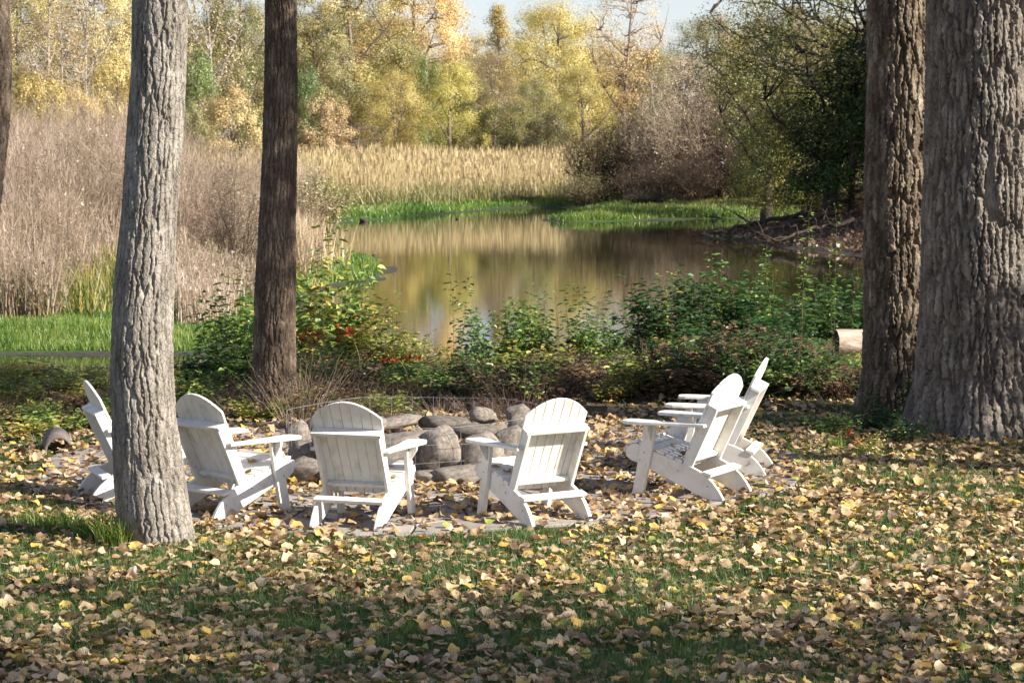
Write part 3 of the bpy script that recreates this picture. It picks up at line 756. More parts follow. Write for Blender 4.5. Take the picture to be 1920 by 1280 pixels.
for i, (px, ty, D, w, pal, wd, lab) in enumerate([
    (1115, 235, 122, 130, 'mixed', 'twig', 'leftmost dark twiggy shrub on the green point'),
    (1180, 205, 122, 150, 'olive', 'twig', 'olive shrub second from the left on the green point'),
    (1098, 325, 119, 90, 'olive', 'twig', 'low twiggy bush hanging over the tip of the green point'),
    (1255, 185, 121, 170, 'mauve', 'brush', 'mauve brown bare thicket in the middle of the green point'),
    (1330, 170, 122, 170, 'mauve', 'twig', 'tall grey brown thicket right of the middle of the green point'),
    (1395, 225, 120, 160, 'mauve', 'twig', 'brown thicket under the overhanging boughs'),
    (1300, 290, 117, 120, 'brownleaf', 'twig', 'low dark brown shrub at the back of the green point'),
    (1200, 300, 118, 120, 'brownleaf', 'twig', 'low rusty shrub behind the green point'),
    (1465, 300, 112, 150, 'brownleaf', 'twig', 'dark bare shrub at the bend of the right shore'),
    (1545, 330, 98, 150, 'darkgreen', 'twig', 'dark shrub on the shaded right bank'),
    (1615, 345, 92, 150, 'brownleaf', 'twig', 'brown shrub on the shaded right bank beside the dark trunk'),
    (1215, 352, 114, 100, 'shrubdark', 'twig', 'low leafy green mound on the green point')]):
    shrub('shore_shrub', px, ty, D, w * 1.15, sh_a, i % 2, 4.6, 3.1, pal, wd, lab)
sh_b = [gen_shrub(44, 3, 1.6, nst=50, ntw=10, nleaf=3600, lsz=.11, stem_r=.015, sig=.2)]
for i, (px, ty, D, w, pal, lab) in enumerate([
    (600, 330, 88, 120, 'olive', 'olive shrub on the left bank just right of the slim dark trunk'),
    (575, 345, 80, 100, 'tan', 'tan shrub on the left bank beside the slim dark trunk'),
    (690, 352, 121, 60, 'olive', 'small olive bush in front of the reeds at left'),
    (770, 342, 127, 80, 'olive', 'low olive bush in front of the middle of the reeds'),
    (850, 346, 130, 70, 'shrubyellow', 'yellow green bush in front of the reeds'),
    (925, 350, 132, 60, 'olive', 'small dark bush in front of the reeds near the middle'),
    (1000, 345, 134, 60, 'shrubyellow', 'yellow green bush before the right end of the reeds')]):
    shrub('bank_shrub', px, ty, D, w * 1.2, sh_b, 0, 2.8, 1.6, pal, 'twig', lab)
# bare brown shrubs standing in the left brush
sh_c = [gen_shrub(46, 5, 2.0, nst=60, ntw=14, nleaf=500, lsz=.09, stem_r=.022, sig=.2), gen_shrub(47, 5, 1.7, nst=50, ntw=16, nleaf=500, lsz=.09, stem_r=.022, sig=.2)]
for i, (px, ty, D, w, lab) in enumerate([(60, 250, 58, 170, 'bare tan shrub in the brush beside the leaning trunk'), (150, 200, 66, 160, 'tall bare shrub in the brush midway between the leaning and the pale trunk'),
        (20, 230, 72, 180, 'bare shrub deep in the brush at the left edge'), (380, 320, 60, 150, 'bare shrub in the brush just right of the pale grey trunk'),
        (440, 330, 54, 150, 'dark stemmed bare shrub left of the slim dark trunk'), (400, 290, 80, 160, 'bare shrub far back in the brush between the two left trunks'),
        (200, 240, 60, 130, 'bare shrub in the brush touching the left side of the pale grey trunk'), (110, 360, 50, 120, 'low bare shrub at the front of the brush at left')]):
    shrub('bare_shrub', px, ty, D, w, sh_c, i % 2, 4.8, 1.9, 'tan', 'brush' if i != 4 else 'twig', lab, group='bare shrubs in the dry brush')

# ------------------------------------------------------------------ blades: reeds, brush, grass
def blades(pos, h, w, g, lean=.15, val=None, segs=2, curve=.3):
    n = len(pos); a = g.random(n) * 2 * PI; side = np.stack([np.cos(a), np.sin(a), a * 0], -1)
    b = g.random(n) * 2 * PI; ld = np.stack([np.cos(b), np.sin(b), b * 0], -1) * (np.abs(g.normal(size=n)) * lean)[:, None]
    q = np.linspace(0, 1, segs + 1)
    V = np.zeros((n, segs + 1, 2, 3))
    for i, t in enumerate(q):
        c = pos + ld * (h * (t * (1 - curve) + t * t * curve))[:, None] + np.stack([h * 0, h * 0, h * t * (1 - .25 * curve * t)], -1)
        ww = (w * (1 - t ** 1.5 * .85))[:, None] * side * .5
        V[:, i, 0], V[:, i, 1] = c - ww, c + ww
    idx = np.arange(n * (segs + 1) * 2).reshape(n, segs + 1, 2)
    Q = np.stack([idx[:, :-1, 0], idx[:, :-1, 1], idx[:, 1:, 1], idx[:, 1:, 0]], -1)
    return V.reshape(-1, 3), Q.reshape(-1, 4), np.repeat(g.random(n) if val is None else val, segs)
def scatter(n, x0, x1, y0, y1, g, frame=True):
    y = g.uniform(y0, y1, n); x = g.uniform(x0, x1, n)
    return x, y

g = np.random.default_rng(60)
def field(n, y0, y1, m0=-.27, m1=.27, extra=2.0):
    y = g.uniform(y0, y1, n); x = g.uniform(0, 1, n) * ((m1 - m0) * y + 2 * extra) + m0 * y - extra
    return x, y
# far reed bed
n = 90000
y = g.uniform(118, 152, n); x = g.uniform(-24, 6.5, n)
sd = pond_sd(x, y)
k = (sd > 4.2 + 3 * vn(x * .3, y * .3, s=2)) & (x < 4.6 + (y - 130) * .05)
x, y, sd = x[k], y[k], sd[k]
z = gz(x, y, sd)
h = (1.15 + .95 * fbm(x * .25, y * .25, s=8)) * g.uniform(.45, 1.28, len(x)) * sst(3, 9, sd) + .35
geo = Geo()
geo.add(*(lambda r: (r[0], r[1]))(blades(np.stack([x, y, z], -1), h, np.full(len(x), .030), g, lean=.14)), val=np.repeat(np.clip(g.random(len(x)) * .7 + .3 * fbm(x * .4, y * .2, s=6), 0, 1), 2))
m = g.random(len(x)) < .22
hp = np.stack([x[m], y[m], z[m] + h[m] * 1.0], -1)
V_, Q_, _v = blades(hp - np.array([0, 0, .1]), np.full(m.sum(), .38), np.full(m.sum(), .07), g, lean=.2)
geo.add(V_, Q_, val=np.repeat(g.uniform(0, .45, m.sum()), 2))
tag(link('reed_bed', geo.mesh('reed_bed', M['reed'])), 'pale tan reeds along the far shore of the pond', 'reeds', kind='stuff')
n = 26000
y = g.uniform(116, 142, n); x = g.uniform(-24, 6, n); sd = pond_sd(x, y)
k = (sd > 2.6) & (sd < 11) & (fbm(x * .35, y * .35, s=71) > .46); x, y, sd = x[k], y[k], sd[k]
geo = Geo(); V_, Q_, v_ = blades(np.stack([x, y, gz(x, y, sd)], -1), g.uniform(.4, 1.5, len(x)) * (.5 + fbm(x * .3, y * .3, s=72)), np.full(len(x), .05), g, lean=.35, segs=2); geo.add(V_, Q_, val=v_)
tag(link('shore_undergrowth', geo.mesh('shore_undergrowth', M['olive'])), 'olive green undergrowth in front of the far reeds', 'undergrowth', kind='stuff')
# left brush
n = 44000
y = 43 + 72 * g.random(n) ** 1.35; x = g.uniform(-.29, -.085, n) * y
sd = pond_sd(x, y); k = (sd > np.where(x < -.15 * y, 3.6, .7) + np.where(x < -.15 * y, 2.0, 1.0) * vn(x * .5, y * .5, s=12))
x, y, sd = x[k], y[k], sd[k]; z = gz(x, y, sd)
h = (1.2 + 1.5 * fbm(x * .18, y * .18, s=14)) * (1 + .85 * sst(48, 85, y)) * np.where(x > -.145 * y, .72, 1) * g.uniform(.45, 1.15, len(x)) * (.45 + .55 * sst(3, 8, sd)) + .3
geo = Geo()
P0 = np.stack([x, y, z], -1)
val = np.clip(.75 * g.random(len(x)) ** 1.3 + .75 * fbm(x * .35, y * .25, s=15) - .22, 0, 1)
V_, Q_, v_ = blades(P0, h, g.uniform(.010, .028, len(x)), g, lean=.24, segs=4, val=val)
geo.add(V_, Q_, val=v_)
for rep in range(3):
    f = g.uniform(.3, .95, len(x))
    V_, Q_, v_ = blades(P0 + np.stack([0 * x, 0 * x, h * f], -1), h * .22, np.full(len(x), .012), g, lean=.7, segs=1, val=val)
    geo.add(V_, Q_, val=v_)
tag(link('dry_brush', geo.mesh('dry_brush', M['brush'])), 'tall pinkish brown dry stems left of the pond', 'brush', kind='stuff')
geo = Geo()
f = g.random(len(x)); kk = g.random(len(x)) < .8
rhombs((P0 + np.stack([g.normal(size=len(x)) * .12, g.normal(size=len(x)) * .12, h * f], -1))[kk], np.full(kk.sum(), .085), g, geo=geo, val=g.random(kk.sum()))
tag(link('brush_leaves', geo.mesh('brush_leaves', M['tan'])), 'withered tan leaves clinging to the dry brush', 'leaves', kind='stuff')
# green undergrowth at the foot of the brush
n = 16000
y = g.uniform(43, 60, n); x = g.uniform(-.30, -.10, n) * y
sd = pond_sd(x, y); k = (sd > 3.2) & (vn(x * .5, y * .5, s=19) > .35); x, y, sd = x[k], y[k], sd[k]
geo = Geo(); V_, Q_, v_ = blades(np.stack([x, y, gz(x, y, sd)], -1), g.uniform(.3, 1.1, len(x)), np.full(len(x), .03), g, lean=.35, segs=2); geo.add(V_, Q_, val=v_)
tag(link('undergrowth', geo.mesh('undergrowth', M['mixed'])), 'olive undergrowth at the foot of the dry brush', 'undergrowth', kind='stuff')
n = 5000
y = g.uniform(47, 92, n); x = g.uniform(-.105, -.072, n) * y
sd = pond_sd(x, y); k = (sd > .9 + 1.5 * vn(x * .6, y * .6, s=51)) & (sd < 9); x, y, sd = x[k], y[k], sd[k]
geo = Geo(); V_, Q_, v_ = blades(np.stack([x, y, gz(x, y, sd)], -1), g.uniform(.4, 1.7, len(x)), np.full(len(x), .028), g, lean=.28, segs=3, curve=.6); geo.add(V_, Q_, val=v_)
tag(link('reed_fringe', geo.mesh('reed_fringe', M['reed'])), 'bent pale dead reeds on the left bank of the pond', 'reeds', kind='stuff')
n = 24000
y = g.uniform(62, 100, n); x = g.uniform(.07, .30, n) * y
sd = pond_sd(x, y); k = (sd > .2) & (sd < 12); x, y, sd = x[k], y[k], sd[k]
geo = Geo(); rhombs(np.stack([x, y, gz(x, y, sd) + g.uniform(.01, .12, len(x))], -1), np.full(len(x), .16), g, up=1.2, geo=geo, asp=.8, val=g.random(len(x)))
V_, Q_, v_ = blades(np.stack([x, y, gz(x, y, sd)], -1)[::4], g.uniform(.1, .5, len(x[::4])), np.full(len(x[::4]), .02), g, lean=.6, segs=1); geo.add(V_, Q_, val=v_ * .5)
tag(link('bank_litter', geo.mesh('bank_litter', M['brownleaf'])), 'dead leaves and stalks on the shaded right bank', 'leaves', kind='stuff')
# bright grass on the banks
def bank_grass(name, n, y0, y1, m0, m1, h0, h1, w, cond, label):
    y = g.uniform(y0, y1, n); x = g.uniform(m0, m1, n) * y
    sd = pond_sd(x, y); k = cond(x, y, sd); x, y, sd = x[k], y[k], sd[k]
    geo = Geo(); hh = g.uniform(h0, h1, len(x)) * (.35 + 1.3 * fbm(x * 1.2, y * 1.2, s=21))
    v = np.clip(.6 * g.random(len(x)) + 1.1 * (fbm(x * .6, y * .6, s=23) - .5) + .15 + .3 * sst(2.5, 4.5, sd), 0, 1)
    V_, Q_, v_ = blades(np.stack([x, y, gz(x, y, sd)], -1), hh, np.full(len(x), w), g, lean=.4, val=v, segs=1); geo.add(V_, Q_, val=v_)
    tag(link(name, geo.mesh(name, M['bankgrass'])), label, 'grass', kind='stuff')
bank_grass('bank_grass', 120000, 36, 50, -.30, -.06, .06, .17, .016, lambda x, y, sd: (sd > .55) & (sd < 4.6) & (x < -.085 * y), 'bright green grass strip across the channel at left')
bank_grass('shore_grass', 60000, 46, 140, -.10, .03, .10, .30, .045, lambda x, y, sd: (sd > .35) & (sd < np.where(y < 80, 2.6, 4.6)), 'bright green grass along the far and left shore')
bank_grass('point_grass', 70000, 96, 126, .0, .14, .08, .32, .05, lambda x, y, sd: (sd > .5) & (sd < 11), 'bright green grass on the low point')

# ------------------------------------------------------------------ lawn grass and fallen leaves
LC = np.array([-.83, 18.9])      # centre of the fire pit and the patio
PATR = 3.25
def on_patio(x, y): return np.hypot(x - LC[0], y - LC[1]) < PATR + .05
n = 560000
y = 10.2 + 15.5 * g.random(n) ** 1.25; x = g.uniform(-.25, .25, n) * (y + 3)
dens = sst(.30, .62, fbm(x * 1.1, y * 1.1, s=31)) * .8 + .2
dens = dens * (1 - .75 * sst(19, 22.5, y)) * np.where((x < 2.2) & (y > 17.5), .35, 1)
k = (g.random(n) < dens) & ~on_patio(x, y); x, y = x[k], y[k]
geo = Geo(); hh = g.uniform(.025, .07, len(x)) * (.8 + .7 * vn(x * 2, y * 2, s=33))
V_, Q_, v_ = blades(np.stack([x, y, gz(x, y)], -1), hh, g.uniform(.003, .006, len(x)), g, lean=.55, segs=1, val=np.clip(g.random(len(x)) * .6 + .4 * vn(x * 3, y * 3, s=35), 0, 1)); geo.add(V_, Q_, val=v_)
tag(link('lawn_grass', geo.mesh('lawn_grass', M['grass'])), 'short green lawn grass showing between fallen leaves', 'grass', kind='stuff')

def leaf_template(seed):
    q = np.random.default_rng(seed)
    kind = seed % 3
    base = {0: [(0, -.42), (.28, -.44), (.48, -.26), (.50, .02), (.30, .30), (.02, .56), (-.28, .31), (-.49, .03), (-.47, -.26), (-.26, -.43)],
            1: [(0, -.38), (.24, -.46), (.50, -.30), (.46, .0), (.34, .26), (0, .50), (-.36, .27), (-.45, .0), (-.52, -.28), (-.22, -.45)],
            2: [(0, -.50), (.24, -.38), (.38, -.12), (.38, .14), (.22, .38), (0, .52), (-.22, .38), (-.37, .14), (-.38, -.12), (-.24, -.38)]}[kind]
    o = np.array(base) * (1 + q.normal(size=(10, 2)) * .09)
    i = o * .45
    P = np.concatenate([o, i, [[0, 0]]])
    c1, c2, ph = q.uniform(.0, .75), q.uniform(-.5, .5), q.uniform(0, 6.28)
    z = c1 * P[:, 0] ** 2 + c2 * 1.6 * P[:, 1] ** 2 * .8 + .10 * np.sin(P[:, 0] * 9 + ph) * np.abs(P[:, 1]) + .06 * np.sin(P[:, 1] * 11 + ph)
    z[:10] += q.normal(size=10) * .085
    V = np.column_stack([P, z])
    V[:, 2] -= V[:, 2].min() * .7
    st = np.array([[-.02, -.45, 0], [.02, -.45, 0], [.05 + q.normal() * .1, -1.0, .12], [.02 + q.normal() * .1, -1.0, .12]])
    Q = [[j, (j + 1) % 10, 10 + (j + 1) % 10, 10 + j] for j in range(10)]
    T = [[10 + j, 10 + (j + 1) % 10, 20] for j in range(10)]
    return V, np.array(Q), np.array(T)
TPL = [leaf_template(100 + i) for i in range(12)]
def lay_leaves(geo, x, y, z, size, g, tilt=.27, val=None):
    n = len(x); kind = g.integers(0, len(TPL), n)
    a = g.random(n) * 2 * PI; tx = g.normal(size=n) * tilt; ty = g.normal(size=n) * tilt
    flip = g.random(n) < .35
    val = g.random(n) if val is None else val
    for k in range(len(TPL)):
        m = kind == k; c = m.sum()
        if not c: continue
        V, Q, T = TPL[k]
        v = V[None] * size[m][:, None, None]
        v = np.repeat(v, 1, 0) * np.where(flip[m], -1, 1)[:, None, None] * np.array([1, 1, 1.]) + 0
        ca, sa = np.cos(a[m])[:, None], np.sin(a[m])[:, None]
        cx, sx = np.cos(tx[m])[:, None], np.sin(tx[m])[:, None]
        cy, sy = np.cos(ty[m])[:, None], np.sin(ty[m])[:, None]
        X, Y, Z = v[..., 0], v[..., 1], v[..., 2]
        Y, Z = Y * cx - Z * sx, Y * sx + Z * cx
        X, Z = X * cy + Z * sy, -X * sy + Z * cy
        X, Y = X * ca - Y * sa, X * sa + Y * ca
        Z = Z - Z.min(1, keepdims=True) + .001
        P = np.stack([X + x[m][:, None], Y + y[m][:, None], Z + z[m][:, None]], -1)
        off = (np.arange(c) * len(V))[:, None, None]
        geo.add(P, (Q[None] + off).reshape(-1, 4), val=np.repeat(val[m], len(Q)))
        base = geo.n - P.shape[0] * P.shape[1]
        geo.T.append((T[None] + off).reshape(-1, 3) + base); geo.tv.append(np.repeat(val[m], len(T)))
def leaf_vals(n, g):
    v = np.clip(g.normal(.40, .16, n), 0, .62)
    u = g.random(n)
    v = np.where(u < .13, g.uniform(.66, .88, n), v); v = np.where(u > .985, 1.0, v); v = np.where((u > .80) & (u < .96), g.uniform(.02, .2, n), v)
    return v
n = 58000
y = 10.3 + 16.5 * g.random(n) ** 1.1; x = g.uniform(-.25, .25, n) * (y + 3)
dn = .34 + .66 * sst(.36, .62, fbm(x * 1.5 + 40, y * 1.5, s=37))
dn = dn * np.where(on_patio(x, y), .68 - .22 * (y < 17.3), 1)
dn = np.where((x > .5) & (y > 13.5) & (y < 21), np.maximum(dn, .55), dn)
dn = np.where(y > 22.3, dn * .45, dn)
dn = np.where(np.hypot(x - LC[0], y - LC[1]) < 1.22, 0, dn)
k = g.random(n) < dn; x, y = x[k], y[k]
zb = gz(x, y) + np.where(on_patio(x, y), .026, g.uniform(-.004, .03, len(x)))
size = np.clip(g.normal(.064, .017, len(x)), .028, .104)
# the 300 that show largest are things of their own
order = np.argsort(-(size / y) * (np.abs(x) < .235 * y) * (y > 11.3))
near = order[:300]; rest = order[300:]
geo = Geo(); lay_leaves(geo, x[rest], y[rest], zb[rest], size[rest], g, val=leaf_vals(len(rest), g))
# inside the stone ring and drifted against it
m_ = 420; a = g.random(m_) * 2 * PI; r_ = np.sqrt(g.random(m_)) * .62
lay_leaves(geo, LC[0] + r_ * np.cos(a), LC[1] + r_ * np.sin(a), np.full(m_, .15) + g.random(m_) * .05, g.uniform(.06, .12, m_), g, val=leaf_vals(m_, g))
m_ = 200; a = g.random(m_) * 2 * PI; r_ = g.uniform(1.15, 1.5, m_)
lay_leaves(geo, LC[0] + r_ * np.cos(a), LC[1] + r_ * np.sin(a), np.full(m_, .026) + g.random(m_) * .04, g.uniform(.06, .12, m_), g, val=leaf_vals(m_, g))
tag(link('leaf_litter', geo.mesh('leaf_litter', M['litter'])), 'fallen cottonwood leaves covering lawn and patio', 'leaves', kind='stuff')
lm = []
lvals = [.30, .42, .50, .56, .62, .74, .82, .12, .46, .36, .58, .68]
for k_ in range(12):
    gg = Geo(); V, Q, T_ = TPL[k_]; gg.add(V, Q, T_, val=lvals[k_]); lm.append(gg.mesh('fallen_leaf', M['litter']))
LN = [('dark brown curled fallen leaf lying on the nearest part of the lawn', (.12,)), ]
def leaf_label(v):
    if v < .2: return 'dark brown fallen leaf in the near lawn', 'dark brown fallen leaves on the near lawn'
    if v < .45: return 'dull brown fallen leaf in the near lawn', 'dull brown fallen leaves on the near lawn'
    if v < .65: return 'pale tan fallen leaf in the near lawn', 'pale tan fallen leaves on the near lawn'
    return 'yellow ochre fallen leaf in the near lawn', 'yellow ochre fallen leaves on the near lawn'
for i in near:
    k_ = int(g.integers(0, 12))
    o = link('fallen_leaf', lm[k_], loc=(x[i], y[i], zb[i] + .012), rot=(g.normal() * .28, g.normal() * .28, g.random() * 6.28), scale=float(size[i]))
    la, gr_ = leaf_label(lvals[k_])
    side = x[i] / y[i]; where = 'near left corner' if side < -.13 else 'left part' if side < -.04 else 'middle' if side < .05 else 'right part' if side < .14 else 'near right corner'
    sz_ = 'large ' if size[i] > .105 else ''
    la = sz_ + la.replace('in the near lawn', 'in the ' + where + ' of the lawn' + (' at bottom edge' if y[i] < 12.3 else '')); tag(o, la, 'leaf', gr_)

# ------------------------------------------------------------------ patio of flagstones
def clip_poly(poly, p, n):
    out = []
    for i in range(len(poly)):
        a, b = poly[i], poly[(i + 1) % len(poly)]
        da = (a[0] - p[0]) * n[0] + (a[1] - p[1]) * n[1]; db = (b[0] - p[0]) * n[0] + (b[1] - p[1]) * n[1]
        if da <= 0: out.append(a)
        if (da < 0 < db) or (db < 0 < da):
            t = da / (da - db); out.append((a[0] + (b[0] - a[0]) * t, a[1] + (b[1] - a[1]) * t))
    return out
pr = random.Random(12)
seeds = []
for ring, (r_, c_) in enumerate([(.55, 5), (1.15, 11), (1.65, 16), (2.13, 20), (2.6, 25), (3.03, 29)]):
    for i in range(c_):
        a = (i + .5 * (ring % 2) + pr.uniform(-.22, .22)) / c_ * 2 * PI
        q_ = r_ + pr.uniform(-.12, .12)
        seeds.append((q_ * math.cos(a), q_ * math.sin(a)))
bnd = [((PATR + .12 * math.sin(3 * t + 1) + .05 * math.sin(11 * t)) * math.cos(t), (PATR + .12 * math.sin(3 * t + 1) + .05 * math.sin(11 * t)) * math.sin(t)) for t in np.linspace(0, 2 * PI, 60, endpoint=False)]
pg = Geo()
bv = np.array([(a * 1.0, b * 1.0, .004) for a, b in bnd]); bv = np.concatenate([bv, [[0, 0, .004]]])
pg.add(bv, T=[[i, (i + 1) % 60, 60] for i in range(60)])
patio = link('patio', pg.mesh('patio', M['joint']), loc=(LC[0], LC[1], 0)); tag(patio, 'round flagstone patio strewn with leaves under the chairs', kind='structure')
for i, s0 in enumerate(seeds):
    poly = list(bnd)
    for j, s1 in enumerate(seeds):
        if i == j: continue
        dx, dy = s1[0] - s0[0], s1[1] - s0[1]; d_ = math.hypot(dx, dy)
        if d_ > 2.4: continue
        nx_, ny_ = dx / d_, dy / d_
        poly = clip_poly(poly, (s0[0] + nx_ * (d_ / 2 - .011), s0[1] + ny_ * (d_ / 2 - .011)), (nx_, ny_))
        if len(poly) < 3: break
    if len(poly) < 3: continue
    bm = bmesh.new()
    top = [bm.verts.new((a - s0[0], b - s0[1], 0)) for a, b in poly]
    f = bm.faces.new(top)
    if f.normal.z < 0: f.normal_flip()
    r = bmesh.ops.extrude_face_region(bm, geom=[f])
    bmesh.ops.translate(bm, verts=[v for v in r['geom'] if isinstance(v, bmesh.types.BMVert)], vec=(0, 0, .022))
    bm.normal_update()
    ed = [e for e in bm.edges if all(v.co.z > .01 for v in e.verts)]
    bmesh.ops.bevel(bm, geom=ed, offset=.006, segments=1, affect='EDGES')
    bmesh.ops.recalc_face_normals(bm, faces=bm.faces)
    me = bpy.data.meshes.new('paving_stone'); bm.to_mesh(me); bm.free(); me.materials.append(M['flag'])
    link('paving_stone', me, patio, loc=(s0[0], s0[1], pr.uniform(0, .004)), rot=(pr.uniform(-.006, .006), pr.uniform(-.006, .006), 0))

# ------------------------------------------------------------------ fire pit of boulders inside a wire ring
def boulder_mesh(seed, sub=3):
    bm = bmesh.new(); bmesh.ops.create_icosphere(bm, subdivisions=sub, radius=1)
    co = np.array([v.co[:] for v in bm.verts])
    d = (fbm(co[:, 0] * 1.1 + seed * 7, co[:, 1] * 1.1, co[:, 2] * 1.1, o=2, s=seed) - .5) * .55 + (vn(co[:, 0] * 5 + 9, co[:, 1] * 5, co[:, 2] * 5, s=seed) - .5) * .10
    q = np.random.default_rng(seed)
    for _ in range(9):                                   # a few flat facets
        nn = nrm(q.normal(size=3)); h_ = q.uniform(.55, .85)
        t = co @ nn; co = co - np.maximum(t - h_, 0)[:, None] * nn * .8
    co = co * (1 + d)[:, None]
    for v, c in zip(bm.verts, co): v.co = c
    for f in bm.faces: f.smooth = True
    me = bpy.data.meshes.new('boulder'); bm.to_mesh(me); bm.free(); me.materials.append(M['rock'])
    return me
BM = [boulder_mesh(i) for i in range(7)]
pit = [
 # px, py(centre), w px, h px, depth offset from pit centre, label
 (572, 858, 62, 80, -.62, 'upright grey boulder at the left end of the fire ring'),
 (628, 845, 80, 70, -.70, 'boulder behind the second chair back in the fire ring'),
 (830, 842, 76, 100, -.88, 'large round boulder with a rusty stain at the front of the fire ring'),
 (898, 850, 84, 92, -.86, 'large pale boulder leaning right at the front of the fire ring'),
 (735, 842, 120, 62, -.80, 'dark flat topped boulder beside the chair arm in the fire ring'),
 (572, 905, 64, 46, -.98, 'low rounded boulder on the ground at the left of the ring'),
 (640, 910, 70, 40, -1.02, 'low boulder under the second chair from the ring front'),
 (795, 905, 56, 34, -1.02, 'small low stone at the foot of the large round boulder'),
 (860, 908, 92, 42, -1.05, 'flat low boulder on the ground before the large pale boulder'),
 (715, 905, 70, 36, -1.04, 'low flat stone partly behind a chair leg'),
 (940, 905, 70, 40, -.96, 'low stone on the ground at the right front of the ring'),
 (952, 832, 56, 66, -.70, 'brownish boulder left of the third chair back'),
 (1000, 850, 60, 80, -.45, 'boulder hidden behind the right central chair'),
 (1012, 820, 56, 60, -.05, 'boulder on the right side of the ring behind the chair'),
 (750, 790, 84, 30, .72, 'flat slab on the left of the rear edge of the ring'),
 (690, 800, 70, 40, .60, 'low stone on the rear edge behind the second chair'),
 (825, 792, 96, 34, .78, 'long dark flat slab in the middle of the rear edge'),
 (905, 778, 46, 36, .80, 'small round dark stone on the rear edge of the ring'),
 (966, 778, 44, 40, .62, 'rounded stone on the rear edge beside the chair back'),
 (610, 815, 60, 60, .30, 'boulder at the left side of the ring behind the chair'),
 (690, 868, 60, 62, -.82, 'boulder showing between the chair arm and the second chair back'),
 (925, 872, 60, 72, -.78, 'boulder wedged between the pale boulder and the right central chair'),
 (782, 875, 40, 50, -.86, 'small stone wedged left of the large round boulder'),
 (985, 800, 52, 48, .35, 'boulder of the right rear arc beside the chair back'),
 (800, 818, 84, 30, -.42, 'flat slab with leaves on it inside the front of the ring'),
 (900, 808, 84, 30, -.3, 'second flat slab inside the front of the ring'),
 (560, 830, 44, 60, -.15, 'narrow boulder at the far left of the ring'),
]
for i, (px, py, w, h_, dy, lab) in enumerate(pit):
    d = LC[1] + dy; xx, zz = W(px, py, d); rx = w * 1.16 / FPX * d / 2; rz_ = h_ * 1.12 / FPX * d / 2
    low = zz - rz_
    ry = rx * .8
    o = link('boulder', BM[i % 7], loc=(xx, d, max(rz_ * .85, zz)), rot=(0, random.uniform(-.15, .15), random.choice((0, PI)) + random.uniform(-.35, .35)), scale=(rx * 1.05, ry, rz_ * 1.08))
    tag(o, lab, 'boulder', 'boulders of the fire ring')
    if low > .14 :                                            # the course below that carries it
        o2 = link('boulder', BM[(i + 3) % 7], loc=(xx, d, low * .5), rot=(0, 0, i * 1.3), scale=(rx * 1.1, ry * 1.1, low * .62))
        tag(o2, 'buried lower boulder of the ring under other stones', 'boulder', 'lower boulders hidden in the fire ring')
pitfill = Geo()
q = np.linspace(0, 2 * PI, 32, endpoint=False)
vv = [(math.cos(t) * .8, math.sin(t) * .8, .0) for t in q] + [(math.cos(t) * .74, math.sin(t) * .74, .11) for t in q] + [(0, 0, .12)]
pitfill.add(vv, Q=[[i, (i + 1) % 32, 32 + (i + 1) % 32, 32 + i] for i in range(32)]); pitfill.T.append(np.array([[32 + i, 32 + (i + 1) % 32, 64] for i in range(32)])); pitfill.tv.append(np.full(32, .5))
tag(link('ash_bed', pitfill.mesh('ash_bed', M['joint']), loc=(LC[0], LC[1], .03)), 'heaped ash and earth filling the stone ring', kind='structure')
fence = link('wire_fence', None, loc=(LC[0], LC[1], 0), rot=(0, R(-.6), 0)); tag(fence, 'ring of galvanised wire mesh around the boulders', 'fence')
FR = 1.10
def fr(t): return FR * (1 + .02 * math.sin(3 * t + 1) + .012 * math.sin(7 * t))
for hz in (.045, .19, .335, .48):
    t = np.linspace(0, 2 * PI, 97)
    P = np.array([[(fr(a) * math.cos(a), fr(a) * math.sin(a), hz + .008 * math.sin(5 * a + hz * 9)) for a in t]])
    gg = Geo(); gg.add(*tubes(P, np.full((1, 97), .0015 if hz < .4 else .0018), 5)); link('hoop_wire', gg.mesh('hoop_wire', M['wire'], True), fence)
gg = Geo(); gg.add(*tubes(np.array([[(0, 0, .0), (.003, 0, .25), (-.002, 0, .486)]]), np.full((1, 3), .0016), 5)); um = gg.mesh('upright_wire', M['wire'], True)
for i in range(36):
    a = i / 36 * 2 * PI + .05
    link('upright_wire', um, fence, loc=(fr(a) * math.cos(a) * 1.003, fr(a) * math.sin(a) * 1.003, 0), rot=(random.uniform(-.02, .02), random.uniform(-.02, .02), a))

# ------------------------------------------------------------------ adirondack chairs
def prism(outline, axis, c0, c1, bev=.004, seg=2):
    """outline in the plane across `axis`; 'x': (y,z), 'y': (x,z), 'z': (x,y)"""
    bm = bmesh.new()
    def pt(a, b, c): return {'x': (c, a, b), 'y': (a, c, b), 'z': (a, b, c)}[axis]
    lo = [bm.verts.new(pt(a, b, c0)) for a, b in outline]; hi = [bm.verts.new(pt(a, b, c1)) for a, b in outline]
    n = len(outline); bm.faces.new(lo); bm.faces.new(hi[::-1])
    for i in range(n): bm.faces.new((lo[i], hi[i], hi[(i + 1) % n], lo[(i + 1) % n]))
    bmesh.ops.recalc_face_normals(bm, faces=bm.faces)
    ed = [e for e in bm.edges if len(e.link_faces) == 2 and e.calc_face_angle(0) > R(40)]
    if bev: bmesh.ops.bevel(bm, geom=ed, offset=bev, segments=seg, affect='EDGES', profile=.6)
    return bm
def bmobj(name, bm, mat, parent, mtx=None):
    if mtx is not None: bm.transform(mtx)
    me = bpy.data.meshes.new(name); bm.to_mesh(me); bm.free(); me.materials.append(mat)
    o = link(name, me, parent); reg(parent, o)
    return o
def box(x0, x1, y0, y1, z0, z1, bev=.004): return prism([(x0, y0), (x1, y0), (x1, y1), (x0, y1)], 'z', z0, z1, bev)

